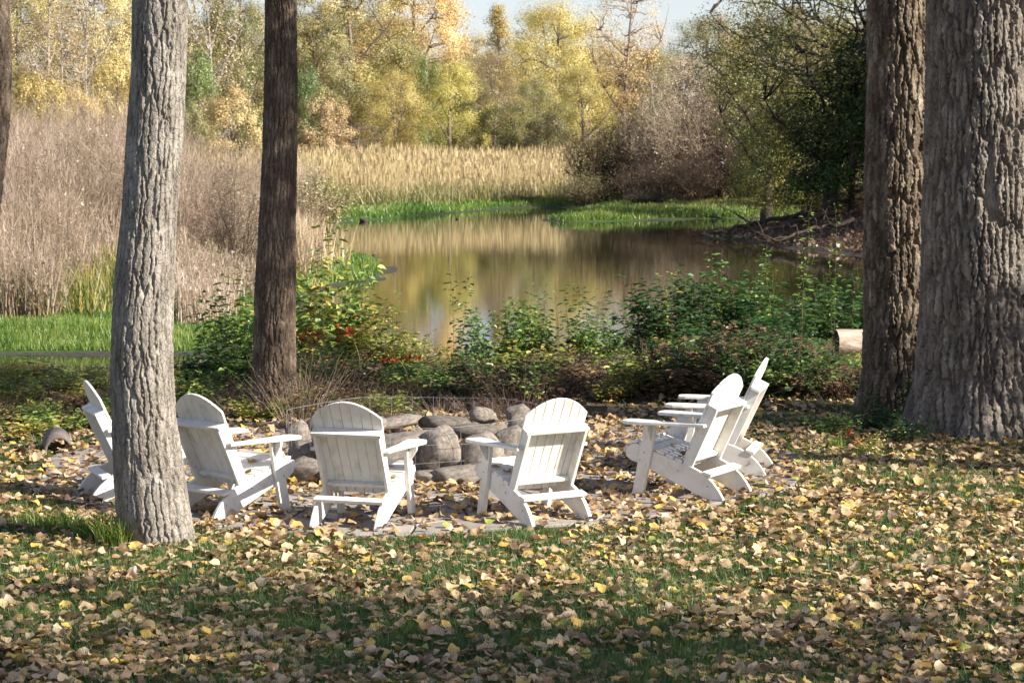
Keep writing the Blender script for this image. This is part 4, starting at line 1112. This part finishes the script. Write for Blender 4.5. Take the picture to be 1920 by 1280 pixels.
chair = link('garden_chair', None)
PT = M['paint']
STR = [(.33, .378), (.37, .370), (.402, .345), (.415, .31), (.405, .275), (.37, .248), (.31, .232), (-.20, .022), (-.245, .0), (-.385, .0), (-.382, .018), (-.345, .075), (-.30, .128), (-.25, .170), (-.19, .207), (-.12, .236), (-.05, .255), (.20, .333)]
for s in (-1, 1):
    bmobj('side_board', prism(STR, 'x', s * .245 - .015, s * .245 + .015, .005), PT, chair)
    bmobj('leg', prism([(.252, 0), (.345, 0), (.322, .10), (.245, .53), (.150, .53), (.160, .45)], 'x', s * .278 - .0155, s * .278 + .0155, .004), PT, chair)
    ao = [(-.045, .40), (.035, .41), (.072, .39), (.088, .34), (.085, .26), (.068, .16), (.045, .05), (.022, -.06), (.012, -.16), (.010, -.245), (-.042, -.25), (-.048, -.10), (-.052, .12), (-.068, .25), (-.072, .34), (-.066, .385)]
    bmobj('armrest', prism([(s * .292 + s * a, b) for a, b in ao], 'z', .532, .557, .006), PT, chair)
    bmobj('arm_bracket', prism([(s * .297, .53), (s * .36, .53), (s * .355, .50), (s * .297, .41)], 'y', .185, .207, .003), PT, chair)
RC = R(25)
BMX = Matrix.Translation((0, -.03, .20)) @ Matrix.Rotation(RC, 4, 'X')       # local x across, local -y to the rear, local z up the back
nsl = 7
def arch(x): return .775 - 1.9 * x * x * .98
for i in range(nsl):
    k = i - 3
    xb0, xb1 = k * .0685 - .0310, k * .0685 + .0310
    xt0, xt1 = k * .0765 - .0352, k * .0765 + .0352
    nseg = 4
    bz = .01 + .02 * (k * k) / 9
    pts = [(xb0, bz), (xb1, bz)] + [(xt1 + (xt0 - xt1) * j / nseg, arch(xt1 + (xt0 - xt1) * j / nseg)) for j in range(nseg + 1)]
    bmobj('back_slat', prism(pts, 'y', 0, .018, .003), PT, chair, BMX)
for s in (-1, 1):
    bmobj('back_rail', box(s * .242 - .0125, s * .242 + .0125, -.078, -.001, -.03, .53), PT, chair, BMX)
bmobj('top_rail', box(-.268, .268, -.078, -.001, .531, .556), PT, chair, BMX)
bmobj('bottom_rail', box(-.229, .229, -.045, -.001, .085, .112), PT, chair, BMX)
bmobj('rear_brace', box(-.268, .268, -.036, .036, -.012, .012), PT, chair, Matrix.Translation((0, -.255, .188)) @ Matrix.Rotation(R(-14) * -1, 4, 'X'))
bmobj('front_apron', box(-.228, .228, .30, .322, .25, .335), PT, chair)
for i in range(6):
    t = i / 5; yy = .345 - .375 * t * .98; zz = .335 + (yy - .20) * .333 + .013
    bmobj('seat_slat', box(-.262, .262, -.0315, .0315, -.010, .010), PT, chair, Matrix.Translation((0, yy, zz + (.0 if i else -.006))) @ Matrix.Rotation(R(18.4) * (1 if i else -.6), 4, 'X'))
bmobj('seat_slat', box(-.262, .262, -.028, .028, -.010, .010), PT, chair, Matrix.Translation((0, .414, .335)) @ Matrix.Rotation(R(-62), 4, 'X'))
bm = bmesh.new(); bmesh.ops.create_cone(bm, cap_ends=True, segments=10, radius1=.0065, radius2=.0045, depth=.006); bm.transform(Matrix.Rotation(PI / 2, 4, 'Y'))
bme = bpy.data.meshes.new('bolt'); bm.to_mesh(bme); bm.free(); bme.materials.append(M['bolt'])
for s in (-1, 1):
    for (yy, zz, xx) in ((.24, .32, .2955), (.275, .262, .2955), (-.105, .37, .2575), (-.07, .30, .2575), (-.19, .535, .2575), (-.02, .20, .2625), (-.26, .10, .2625)):
        o = link('bolt', bme, chair, loc=(s * xx, yy, zz)); reg(chair, o)
def seat_chair(first, rear_px, rear_py, phi, label, dx=0, dy=0, pos=None):
    c = chair if first else copy_tree(chair)
    x, y = pos if pos else G(rear_px, rear_py, .025)
    f = R(phi)                                                   # positive: faces to the right
    x += math.sin(f) * .385; y += math.cos(f) * .385
    c.location = (x + dx, y + dy, .026); c.rotation_euler = (0, 0, -f)
    if phi < -50: c.scale = (1.05, 1.05, 1.05)
    tag(c, label, 'chair', 'white chairs around the fire ring')
seat_chair(True, 643, 992, 17, 'white adirondack chair with shaded back before the left half of the fire ring')
seat_chair(False, 1055, 982, -31, 'white adirondack chair with sunlit back, in front of the right half of the fire ring')
seat_chair(False, 0, 0, 42, 'white adirondack chair whose left side is hidden by the pale grey trunk', pos=(-2.36, 16.25))
seat_chair(False, 0, 0, 68, 'white adirondack chair seen edge on left of the pale grey trunk', pos=(-3.32, 17.15))
seat_chair(False, 1379, 930, -60, 'white adirondack chair seen from the side, the nearer of the two at right')
seat_chair(False, 1440, 884, -76, 'white adirondack chair half hidden behind another, farthest to the right')
CH = {'a': ((G(1055, 982, .025)), -31), 'b': (G(643, 992, .025), 17), 'c': ((-2.36, 16.25), 42), 'd': (G(1379, 930, .025), -60)}
def on_seat(key, lx, ly):
    (x, y), p = CH[key]; f = R(p); x += math.sin(f) * .385; y += math.cos(f) * .385
    return x + lx * math.cos(f) + ly * math.sin(f), y - lx * math.sin(f) + ly * math.cos(f), .026 + .335 + (ly - .20) * .333 + .026
for i, (key, lx, ly, k_, s_, lab) in enumerate([('d', -.15, .0, 7, .13, 'dark brown leaf on the seat of the nearer right chair'), ('d', -.05, .03, 0, .11, 'brown leaf in the middle of the seat of the nearer right chair'), ('d', -.20, -.03, 6, .09, 'yellow leaf at the rear of the seat of the nearer right chair'),
        ('c', .17, .02, 7, .10, 'brown leaf on the seat of the chair beside the pale trunk'), ('b', .16, .0, 1, .10, 'ochre leaf at the back corner of the chair with the shaded back'), ('b', .20, .06, 9, .08, 'brown leaf on the seat edge of the chair with the shaded back'),
        ('a', -.10, .06, 7, .08, 'dark leaf on the seat of the chair with the sunlit back'), ('a', -.17, .10, 9, .08, 'small brown leaf on the seat front of the chair with the sunlit back'),
        ('d', -.02, .16, 3, .08, 'pale leaf at the front of the seat of the nearer right chair'), ('c', .05, .18, 5, .08, 'yellow leaf on the front of the seat beside the pale trunk'), ('b', .12, .22, 3, .08, 'pale leaf on the front of the seat with the shaded back'),
        ('a', -.21, .20, 6, .08, 'yellow leaf on the front edge of the seat with the sunlit back')]):
    o = link('fallen_leaf', lm[k_], loc=on_seat(key, lx, ly), rot=(.2, .15, i * 1.3), scale=s_); tag(o, lab, 'leaf')

# ------------------------------------------------------------------ things lying about
def log():
    root = link('fallen_log', None); tag(root, 'bleached fallen log lying in the weeds behind the dark right trunk', 'log')
    n, m = 24, 44; d = 28.5; x0, z0 = W(1568, 643, d); x1, _ = W(1800, 640, d)
    th = np.linspace(0, 2 * PI, n, endpoint=False); xs = np.linspace(0, x1 - x0, m); TH, X = np.meshgrid(th, xs)
    r = .17 * (1 + .12 * (fbm(X * 2, np.cos(TH) * 2, np.sin(TH) * 2, s=3) - .5)) + .02 * (vn(X * 3, TH * 5, s=4) - .5)
    V = np.stack([X, r * np.cos(TH), r * np.sin(TH)], -1); idx = np.arange(n * m).reshape(m, n)
    gg = Geo(); gg.add(V, np.stack([idx[:-1], idx[1:], np.roll(idx, -1, 1)[1:], np.roll(idx, -1, 1)[:-1]], -1).reshape(-1, 4))
    link('log_bark', gg.mesh('log_bark', M['logbark'], True), root)
    for xx, nm in ((0, 'cut_end'), (x1 - x0, 'cut_end')):
        e = Geo(); j = 0 if xx == 0 else m - 1
        e.add(np.concatenate([V[j], [[xx, 0, 0]]]), T=[[i, (i + 1) % n, n] if xx else [(i + 1) % n, i, n] for i in range(n)]); link(nm, e.mesh(nm, M['darkwood']), root)
    root.location = (x0, d, z0); root.rotation_euler = (0, 0, R(6))
log()
def pipe():
    n = 28; th = np.linspace(0, 2 * PI, n, endpoint=False); g_ = Geo()
    ro, ri, L_ = .125, .100, .42
    rings = [(ro, 0), (ro, L_), (ri, L_), (ri, 0)]
    V = np.concatenate([np.stack([np.cos(th) * r, np.full(n, yy), np.sin(th) * r], -1) for r, yy in rings])
    Q = []
    for k_ in range(4):
        for i in range(n): Q.append([k_ * n + i, k_ * n + (i + 1) % n, ((k_ + 1) % 4) * n + (i + 1) % n, ((k_ + 1) % 4) * n + i])
    g_.add(V, Q); x, y = G(110, 850, 0)
    o = link('drain_pipe', g_.mesh('drain_pipe', M['pipe'], True), loc=(x, y, .03), rot=(R(4), 0, R(14))); tag(o, 'short dark half buried pipe end among the leaves at left', 'pipe')
pipe()
# fallen dead branches in the water on the right
def dead_branch(pts, r0, label, twigs=7, seed=1):
    q = np.random.default_rng(seed)
    root = link('dead_branch', None, loc=pts[0]); tag(root, label, 'branch')
    P = np.array(pts) - np.array(pts[0]); t = np.linspace(0, 1, 14); s = np.linspace(0, 1, len(P))
    C = np.stack([np.interp(t, s, P[:, k]) for k in range(3)], -1) + q.normal(size=(14, 3)) * .05
    gg = Geo(); gg.add(*tubes(C[None], (r0 * (1 - .85 * t))[None], 7)); link('bough', gg.mesh('bough', M['darkwood'], True), root)
    k = q.integers(2, 13, twigs); e = C[k] + np.stack([q.normal(size=twigs) * .9, q.normal(size=twigs) * .9, q.uniform(.1, 1.2, twigs)], -1)
    u = np.linspace(0, 1, 5)[None, :, None]; TW = C[k][:, None] * (1 - u) + e[:, None] * u + q.normal(size=(twigs, 5, 3)) * .06
    for tw in TW:
        g2 = Geo(); g2.add(*tubes(tw[None], np.linspace(.035, .008, 5)[None], 4)); link('side_twig', g2.mesh('side_twig', M['darkwood']), root)
def BP(px, py, d): x, z = W(px, py, d); return (x, d, z)
dead_branch([BP(1520, 405, 88), BP(1440, 412, 86), BP(1370, 432, 84), BP(1290, 443, 83)], .12, 'long dark dead branch reaching left into the pond', seed=2)
dead_branch([BP(1560, 400, 84), BP(1500, 410, 83), BP(1430, 436, 81), BP(1390, 448, 80)], .12, 'dark dead branch slanting down into the water by the right bank', seed=3)
dead_branch([BP(1600, 415, 78), BP(1530, 425, 77), BP(1470, 445, 76), BP(1420, 452, 76)], .09, 'lower dead branch lying on the shaded right bank', seed=4)
for i, (px, py, d, lab) in enumerate([(680, 413, 101, 'dark stone at the waterline of the left far shore'), (701, 462, 71, 'small dark stone poking out of the water near the left shore'), (858, 405, 104, 'dark stub in the shallows of the far shore')]):
    x, z = W(px, py, d); o = link('water_stone', BM[i], loc=(x, d, -.97), scale=(.09, .09, .10) if i else (.22, .18, .2)); setmat(o, M['darkwood']); tag(o, lab, 'stone')

# ------------------------------------------------------------------ plants between lawn and pond
def gen_plant(seed, H, Rc, nst, nlf, lsz, spread=.5, droop=.25, asp=.55, lower=.15, stem_r=.004, top=1.0):
    g = np.random.default_rng(seed)
    a = g.random(nst) * 2 * PI; rr = Rc * np.sqrt(g.random(nst)); h = H * g.uniform(.55, 1.0, nst); h[0] = H
    u = np.linspace(0, 1, 7)[None, :, None]
    b = np.stack([np.cos(a) * rr * .6, np.sin(a) * rr * .6, a * 0 - .03], -1); e = np.stack([np.cos(a) * rr * (1 + spread), np.sin(a) * rr * (1 + spread), h], -1)
    P = b[:, None] * (1 - u) + e[:, None] * u + g.normal(size=(nst, 7, 3)) * .02 * u; P[:, :, 2] += (u - u * u)[..., 0] * h[:, None] * .15
    w = Geo(); w.add(*tubes(P, stem_r * (1.1 - .8 * u[..., 0]) * np.ones((nst, 7)), 3))
    si = g.integers(0, nst, nlf); sj = (lower + (top - lower) * g.random(nlf)) * 5.999; j0 = sj.astype(int); f = (sj - j0)[:, None]
    s = P[si, j0] * (1 - f) + P[si, j0 + 1] * f
    az = g.random(nlf) * 2 * PI; D = np.stack([np.cos(az), np.sin(az), g.uniform(-.3, .6, nlf)], -1)
    off = D * g.uniform(0, .07, nlf)[:, None]
    sz = lsz * (1.15 - .5 * sj / 6)
    cg = Geo(); leaves2(s + off, D, sz, g, cg, np.clip(.45 * g.random(nst)[si] + .55 * g.random(nlf), 0, 1), asp=asp, droop=droop)
    return w.mesh('stems', M['stem']), cg.mesh('foliage', M['shrubgreen'])
PL = {
 'bush': [gen_plant(50 + i, 1.2, .42, 18, 720, .118, asp=.6) for i in range(4)],
 'stalk': [gen_plant(60 + i, 1.8, .10, 3, 125, .125, spread=1.2, lower=.12) for i in range(3)],
 'low': [gen_plant(70 + i, .5, .42, 18, 430, .092, droop=.1, asp=.6) for i in range(4)],
 'whip': [gen_plant(80 + i, 2.4, .05, 2, 110, .095, spread=2, lower=.3, stem_r=.006) for i in range(2)],
 'dry': [gen_plant(90 + i, .7, .40, 46, 110, .06, spread=.9, stem_r=.0035) for i in range(3)],
}
PLH = {'bush': 1.25, 'stalk': 1.85, 'low': .55, 'whip': 2.45, 'dry': .75}
cnt = [0]
def plant(kind, px, topy, d, pal, label, group=None, wide=1.0, stem='stem', name=None, cat='plant'):
    cnt[0] += 1; v = cnt[0] % len(PL[kind])
    x, zt = W(px, topy, d); z0 = gz1(x, d); H = max(.25, zt - z0) / PLH[kind]
    sx = wide * (H ** .5 if kind in ('bush', 'low', 'dry') else 1)
    r = link(name or {'bush': 'leafy_bush', 'stalk': 'tall_weed', 'low': 'low_weed', 'whip': 'sapling', 'dry': 'dry_weed'}[kind], None, loc=(x, d, z0), rot=(0, 0, random.random() * 6.28), scale=(sx, sx, H))
    tag(r, label, cat, group)
    a = link('stems', PL[kind][v][0], r); setmat(a, M[stem])
    b = link('foliage', PL[kind][v][1], r); setmat(b, M[pal])
    return r
P_ = [
 ('bush', 575, 470, 28, 'shrubyellow', 1.2, 'tall yellow green bush behind the slim dark trunk'),
 ('bush', 470, 530, 27, 'shrubgreen', 1.2, 'tall green bush just left of the slim dark trunk'),
 ('stalk', 592, 395, 27, 'shrubyellow', 1.4, 'tallest sapling with yellow green leaves right of the slim dark trunk'),
 ('stalk', 605, 450, 26, 'shrubgreen', 1.3, 'tall leafy weed just right of the slim dark trunk'),
 ('bush', 580, 500, 27, 'shrubgreen', 1.3, 'green bush growing against the right side of the slim dark trunk'),
 ('bush', 630, 540, 27.5, 'shrubyellow', 1.2, 'yellow green bush right of the slim dark trunk'),
 ('bush', 600, 600, 25.4, 'shrubyellow', 1.1, 'bush with the red leaves beside the slim dark trunk'),
 ('stalk', 665, 500, 27, 'shrubgreen', 1.2, 'tall weed with spaced leaves left of the pond view'),
 ('bush', 700, 560, 27, 'shrubyellow', 1.1, 'yellowish bush before the left part of the pond'),
 ('stalk', 745, 535, 26.5, 'shrubgreen', 1, 'upright weed before the pond left of the open gap'),
 ('bush', 755, 610, 26, 'shrubyellow', .8, 'small pale bush left of the open gap to the water'),
 ('stalk', 852, 510, 26, 'shrubdark', .8, 'dark leafy stalk standing alone against the yellow reflection'),
 ('stalk', 880, 570, 26.3, 'shrubdark', .8, 'second dark stalk beside the lone one'),
 ('bush', 930, 560, 27, 'shrubgreen', .9, 'green bush right of the lone dark stalk'),
 ('bush', 975, 545, 27.5, 'shrubgreen', 1, 'broad leafy bush in front of the middle of the pond'),
 ('stalk', 1020, 520, 27, 'shrubgreen', .9, 'thin tall weed in front of the middle of the pond'),
 ('stalk', 1065, 525, 27, 'shrubdark', 1, 'dark leafy weed right of the middle bush'),
 ('bush', 1050, 575, 27.5, 'shrubgreen', 1, 'green bush above the sunlit back of the middle chair'),
 ('stalk', 1105, 530, 27.4, 'shrubdark', 1.1, 'dark weed with drooping leaves right of centre'),
 ('bush', 1120, 585, 27, 'shrubgreen', 1, 'bush right of centre between two weeds'),
 ('bush', 1190, 575, 28, 'shrubdark', 1, 'dark green bush left of the tall right hand thicket'),
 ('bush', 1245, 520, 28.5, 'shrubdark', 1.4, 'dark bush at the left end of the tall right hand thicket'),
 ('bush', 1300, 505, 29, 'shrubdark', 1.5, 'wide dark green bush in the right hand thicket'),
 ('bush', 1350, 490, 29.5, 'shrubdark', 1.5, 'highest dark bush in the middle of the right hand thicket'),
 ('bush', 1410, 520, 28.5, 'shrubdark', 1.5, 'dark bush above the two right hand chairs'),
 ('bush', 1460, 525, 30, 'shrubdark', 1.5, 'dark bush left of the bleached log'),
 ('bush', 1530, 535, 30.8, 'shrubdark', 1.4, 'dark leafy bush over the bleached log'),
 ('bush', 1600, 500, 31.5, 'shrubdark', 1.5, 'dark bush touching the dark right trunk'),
 ('whip', 1500, 395, 28, 'shrubgreen', 1, 'thin sapling rising over the right hand thicket'),
 ('whip', 1568, 372, 28.5, 'shrubgreen', .8, 'tallest thin sapling left of the dark right trunk'),
 ('whip', 1455, 455, 28, 'shrubgreen', .9, 'short thin sapling over the right hand thicket'),
 ('stalk', 1345, 465, 28.5, 'shrubgreen', 1, 'leafy weed standing out of the right hand thicket'),
 ('stalk', 1415, 470, 29, 'shrubgreen', 1, 'leafy weed above the right hand chairs against dark water'),
 ('stalk', 1260, 500, 28.5, 'shrubyellow', 1, 'pale weed at the left end of the right hand thicket'),
 ('bush', 440, 560, 26, 'shrubgreen', 1.2, 'green bush left of the slim dark trunk'),
 ('stalk', 460, 490, 26.5, 'shrubyellow', 1.3, 'tall pale weed left of the slim dark trunk'),
 ('stalk', 400, 560, 26, 'shrubgreen', 1.2, 'leafy weed leaning between the two left trunks'),
 ('bush', 370, 650, 25, 'shrubdark', 1.3, 'dark bush right of the pale grey trunk'),
 ('bush', 430, 640, 25, 'shrubdark', 1.3, 'dark bush at the foot of the slim dark trunk'),
 ('bush', 20, 670, 24.4, 'shrubyellow', 1.3, 'pale green bush at the left edge of the view'),
 ('bush', 60, 720, 23.6, 'shrubgreen', 1.2, 'green bush second from the left edge'),
 ('stalk', 40, 665, 24.6, 'shrubyellow', 1.3, 'pale weed at the left edge of the view'),
 ('bush', 110, 715, 24.6, 'shrubgreen', 1, 'green bush above the half buried pipe'),
 ('bush', 185, 705, 25, 'shrubyellow', .9, 'pale bush left of the pale grey trunk by the leftmost chair'),
 ('bush', 15, 700, 22.6, 'shrubyellow', 1.1, 'yellow green bush nearest the lawn at the left edge'),
 ('bush', 75, 745, 21.8, 'shrubgreen', 1.0, 'low green bush behind the half buried pipe'),
 ('bush', 150, 728, 23.0, 'shrubyellow', 1.0, 'yellow green bush behind the top of the leftmost chair'),
 ('bush', 200, 735, 22.2, 'shrubgreen', .9, 'green bush between the leftmost chair and the pale trunk'),
 ('bush', 350, 690, 22.8, 'shrubgreen', 1.1, 'green bush right behind the chair beside the pale trunk'),
 ('stalk', 130, 690, 23.4, 'shrubyellow', 1.1, 'pale upright weed over the leftmost chair'),
 ('low', 1690, 705, 21.9, 'shrubdark', .8, 'dark seedling clump in the cleft between the two right trunks'),
 ('low', 1650, 760, 21.4, 'shrubdark', 1, 'dark low weeds at the foot of the dark right trunk'),
 ('low', 1700, 770, 20.4, 'shrubdark', .7, 'leafy weeds against the massive trunk'),
 ('low', 1565, 775, 21.0, 'shrubgreen', .8, 'green weed on the lawn left of the dark right trunk'),
 ('low', 1632, 805, 19.6, 'shrubyellow', .35, 'tiny sunlit seedling before the dark right trunk'),
]
for kd, px, ty, d, pal, wd, lab in P_: plant(kd, px, ty, d, pal, lab, wide=wd)
pr = random.Random(77)
def topline(px):
    xs = [-100, 60, 210, 330, 480, 560, 700, 780, 880, 960, 1180, 1250, 1650]
    ys = [720, 745, 740, 700, 660, 600, 640, 672, 660, 640, 635, 600, 590]
    return float(np.interp(px, xs, ys))
def spot(px, d):
    xs = [(60, 'at the left edge'), (210, 'behind the leftmost chair'), (340, 'behind the pale grey trunk'), (480, 'left of the slim dark trunk'), (640, 'right of the slim dark trunk'), (780, 'behind the left part of the fire ring'),
          (960, 'behind the middle of the fire ring'), (1110, 'behind the sunlit chair back'), (1260, 'left of the two right chairs'), (1400, 'behind the two right chairs'), (1520, 'left of the bleached log'), (1640, 'by the bleached log'), (9999, 'by the massive trunk')]
    for a, b in xs:
        if px < a: return b + (' by the lawn' if d < 24.6 else ' on the bank' if d < 26.6 else ' near the water')
for i in range(183):        # low green weeds and bushes filling the bank
    px = pr.uniform(-120, 1760); d = pr.choice([24.0, 24.6, 25.3, 26, 26.8, 27.6, 28.5]) + pr.uniform(-.3, .3)
    if i >= 165: px = pr.uniform(-80, 960) if i < 999 else 0; d = pr.uniform(21.4, 23.4) if px > 330 else pr.uniform(20.4, 23.2)
    x, _ = W(px, 600, d); ty0 = 676 if 1480 < px < 1720 and d < 28.6 else 0; ty = topline(px) + pr.uniform(-25, 45) + (28 - d) * (9 if d > 23.5 else 12)
    if d < 23.5: ty += 20 + (25 if px > 1100 else 0)
    ty = max(ty, ty0); dark = px > 1250
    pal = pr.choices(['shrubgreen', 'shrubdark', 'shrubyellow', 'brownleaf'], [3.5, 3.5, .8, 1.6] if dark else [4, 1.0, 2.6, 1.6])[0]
    word = {'shrubgreen': 'green', 'shrubdark': 'dark green', 'shrubyellow': 'yellow green', 'brownleaf': 'withered brown'}[pal]
    big = i % 3 == 0; wd_ = pr.uniform(.9, 1.5); adj = 'wide ' if wd_ > 1.3 else 'narrow ' if wd_ < 1.08 else ''
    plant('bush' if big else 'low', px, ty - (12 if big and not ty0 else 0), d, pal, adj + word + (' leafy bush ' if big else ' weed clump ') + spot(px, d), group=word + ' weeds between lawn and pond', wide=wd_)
for i in range(150):
    px = pr.uniform(-100, 1720); d = pr.uniform(21.6 if px < 1050 else 23.6, 27)
    off_ = pr.uniform(10, 60); ty = topline(px) + off_ + (27 - d) * 10
    if 1480 < px < 1720: ty = max(ty, 695)
    plant('dry', px, ty - 10, d, 'brownleaf', ('short' if off_ > 42 else 'tall' if off_ < 26 else 'medium') + ' dry brown stalks ' + spot(px, d), group='dry stalks behind the lawn', wide=pr.uniform(.8, 1.2), stem=pr.choice(['brush', 'twig']))
# red creeper leaves
def red_creeper(px, py, d, n, lab, seed, spread=.14):
    q = np.random.default_rng(seed); x, z = W(px, py, d)
    root = link('red_creeper', None, loc=(x, d, z)); tag(root, lab, 'plant')
    gg = Geo(); C = q.normal(size=(n, 3)) * (spread, .1, spread * .5)
    for k in range(3):
        az = q.random(n) * .8 + k * 1.0 + .6; D = np.stack([np.cos(az), -np.ones(n) * .5, np.sin(az)], -1)
        leaves2(C, D, np.full(n, .075), q, gg, q.random(n), asp=.5, droop=0)
    link('foliage', gg.mesh('foliage', M['red']), root)
    t = np.linspace(0, 1, 8); P = np.stack([np.sin(t * 3) * .1, t * .2, -z * 0 - (z - gz1(x, d + .2)) * t], -1)
    s = Geo(); s.add(*tubes(P[None], np.full((1, 8), .005), 4)); link('vine', s.mesh('vine', M['stem']), root)
red_creeper(588, 634, 24.2, 14, 'bright red leaves of a creeper right beside the slim dark trunk', 1)
red_creeper(656, 624, 24.4, 5, 'small cluster of bright red leaves left of the open water', 2, .06)
red_creeper(745, 672, 24.3, 5, 'dull pink leaves low before the open water', 3, .07)
red_creeper(1598, 826, 19.7, 2, 'dark red seedling leaves at the foot of the dark right trunk', 4, .06)
# long grass tufts
def tuft(x, y, n, h, rad, label, seed, group=None):
    q = np.random.default_rng(seed); a = q.random(n) * 2 * PI; r_ = rad * np.sqrt(q.random(n))
    gg = Geo(); V_, Q_, v_ = blades(np.stack([r_ * np.cos(a), r_ * np.sin(a), r_ * 0], -1), h * q.uniform(.5, 1.1, n), q.uniform(.006, .011, n), q, lean=.6, segs=3, curve=.7); gg.add(V_, Q_, val=v_)
    tag(link('grass_tuft', gg.mesh('grass_tuft', M['bankgrass']), loc=(x, y, gz1(x, y))), label, 'grass tuft', group)
for i, (px, py, n, h, r_, lab) in enumerate([(215, 1025, 240, .26, .13, 'long green grass tuft against the foot of the pale grey trunk'), (175, 1010, 200, .2, .15, 'grass tuft second from the pale grey trunk'), (120, 995, 180, .15, .18, 'low grass tuft left of the tall one by the pale trunk'), (60, 985, 160, .12, .2, 'short grass tuft near the left edge of the lawn'), (235, 1000, 120, .3, .06, 'upright grass blades touching the pale grey trunk'),
        (1562, 840, 90, .16, .1, 'grass tuft left of the dark right trunk'), (1700, 905, 120, .10, .2, 'bright grass patch on the sunny lawn before the massive trunk'), (1480, 795, 160, .09, .35, 'grass patch right of the farthest chair')]):
    x, y = G(px, py); tuft(x, y, n, h, r_, lab, 200 + i)
    if 'patch' in lab: COL.objects[-1]['kind'] = 'stuff'
# twigs on the ground
for i in range(40):
    px, py = pr.uniform(0, 1900), pr.uniform(1000, 1270) if i % 2 else pr.uniform(700, 770)
    x, y = G(px, py); q = np.random.default_rng(300 + i); L_ = q.uniform(.1, .3) * (1 if i % 2 else 3)
    P = np.cumsum(np.concatenate([[[0, 0, .03]], np.stack([np.full(4, L_ / 4), q.normal(size=4) * L_ * .08, q.normal(size=4) * .004 + (0 if i % 2 else .05)], -1)]), 0)
    gg = Geo(); gg.add(*tubes(P[None], np.linspace(.004, .0015, 5)[None], 4))
    w_ = 'on the shaded lawn' if i % 2 else 'in the weeds behind the lawn'
    tag(link('twig', gg.mesh('twig', M['brush']), loc=(x, y, gz1(x, y)), rot=(0, 0, q.random() * 6.28)), 'thin fallen twig lying ' + w_, 'twig', 'fallen twigs ' + w_)

# ------------------------------------------------------------------ trees beside the lawn, right of the view: they shade the near lawn
PROTO['lawn'] = [gen_tree(30, 15, 4.2, .28, t0=.30, prof='round', ncl=170, nleaf=7000, lsz=.17, sig=(.5, .5, .4), asp=.8)]
for i, (x, y, H, s, lab) in enumerate([(13.0, 4.6, 12.5, .95, 'gold maple nearest the sunny lawn, right of the view'), (19.5, 2.2, 14, 1.05, 'second gold maple in line right of the view'), 
        (23, -4.5, 16, 1.1, 'gold maple far right of the view behind the camera'), (9.5, 2.4, 10, .85, 'smallest gold maple close to the right of the camera'), (26, -1.5, 16, .95, 'tallest gold maple far right of the view')]):
    r = link('maple_tree', None, loc=(x, y, 0), rot=(0, 0, i * 1.7), scale=(s, s, H / 15)); tag(r, lab, 'tree', 'maples shading the near lawn')
    a = link('trunk', PROTO['lawn'][0][0], r); setmat(a, M['barkright']); b = link('crown', PROTO['lawn'][0][1], r); setmat(b, M['gold'])
PROTO['high'] = [gen_tree(33, 18, 4.0, .26, t0=.56, prof='round', ncl=120, nleaf=9500, lsz=.17, sig=(.5, .5, .4), asp=.8)]
r = link('maple_tree', None, loc=(9.6, 16.4, 0)); tag(r, 'unseen tall gold maple added at right to shade the slim dark trunk', 'tree')  # unseen tree, added to throw shade on the slim trunk's upper part
a = link('trunk', PROTO['high'][0][0], r); setmat(a, M['barkright']); b = link('crown', PROTO['high'][0][1], r); setmat(b, M['gold'])

PROTO['low_tree'] = [gen_tree(36, 6.1, 3.0, .16, t0=.22, prof='round', ncl=110, nleaf=16000, lsz=.12, sig=(.4, .4, .3), asp=.8)]
r = link('added_shade_tree', None, loc=(12.4, 18.3, 0)); tag(r, 'unseen small bushy tree added to shade the back lawn at right', 'tree')  # out-of-view crown kept low, added to dim the back lawn and trunk bases
a = link('trunk', PROTO['low_tree'][0][0], r); setmat(a, M['barkright']); b = link('crown', PROTO['low_tree'][0][1], r); setmat(b, M['mixed'])
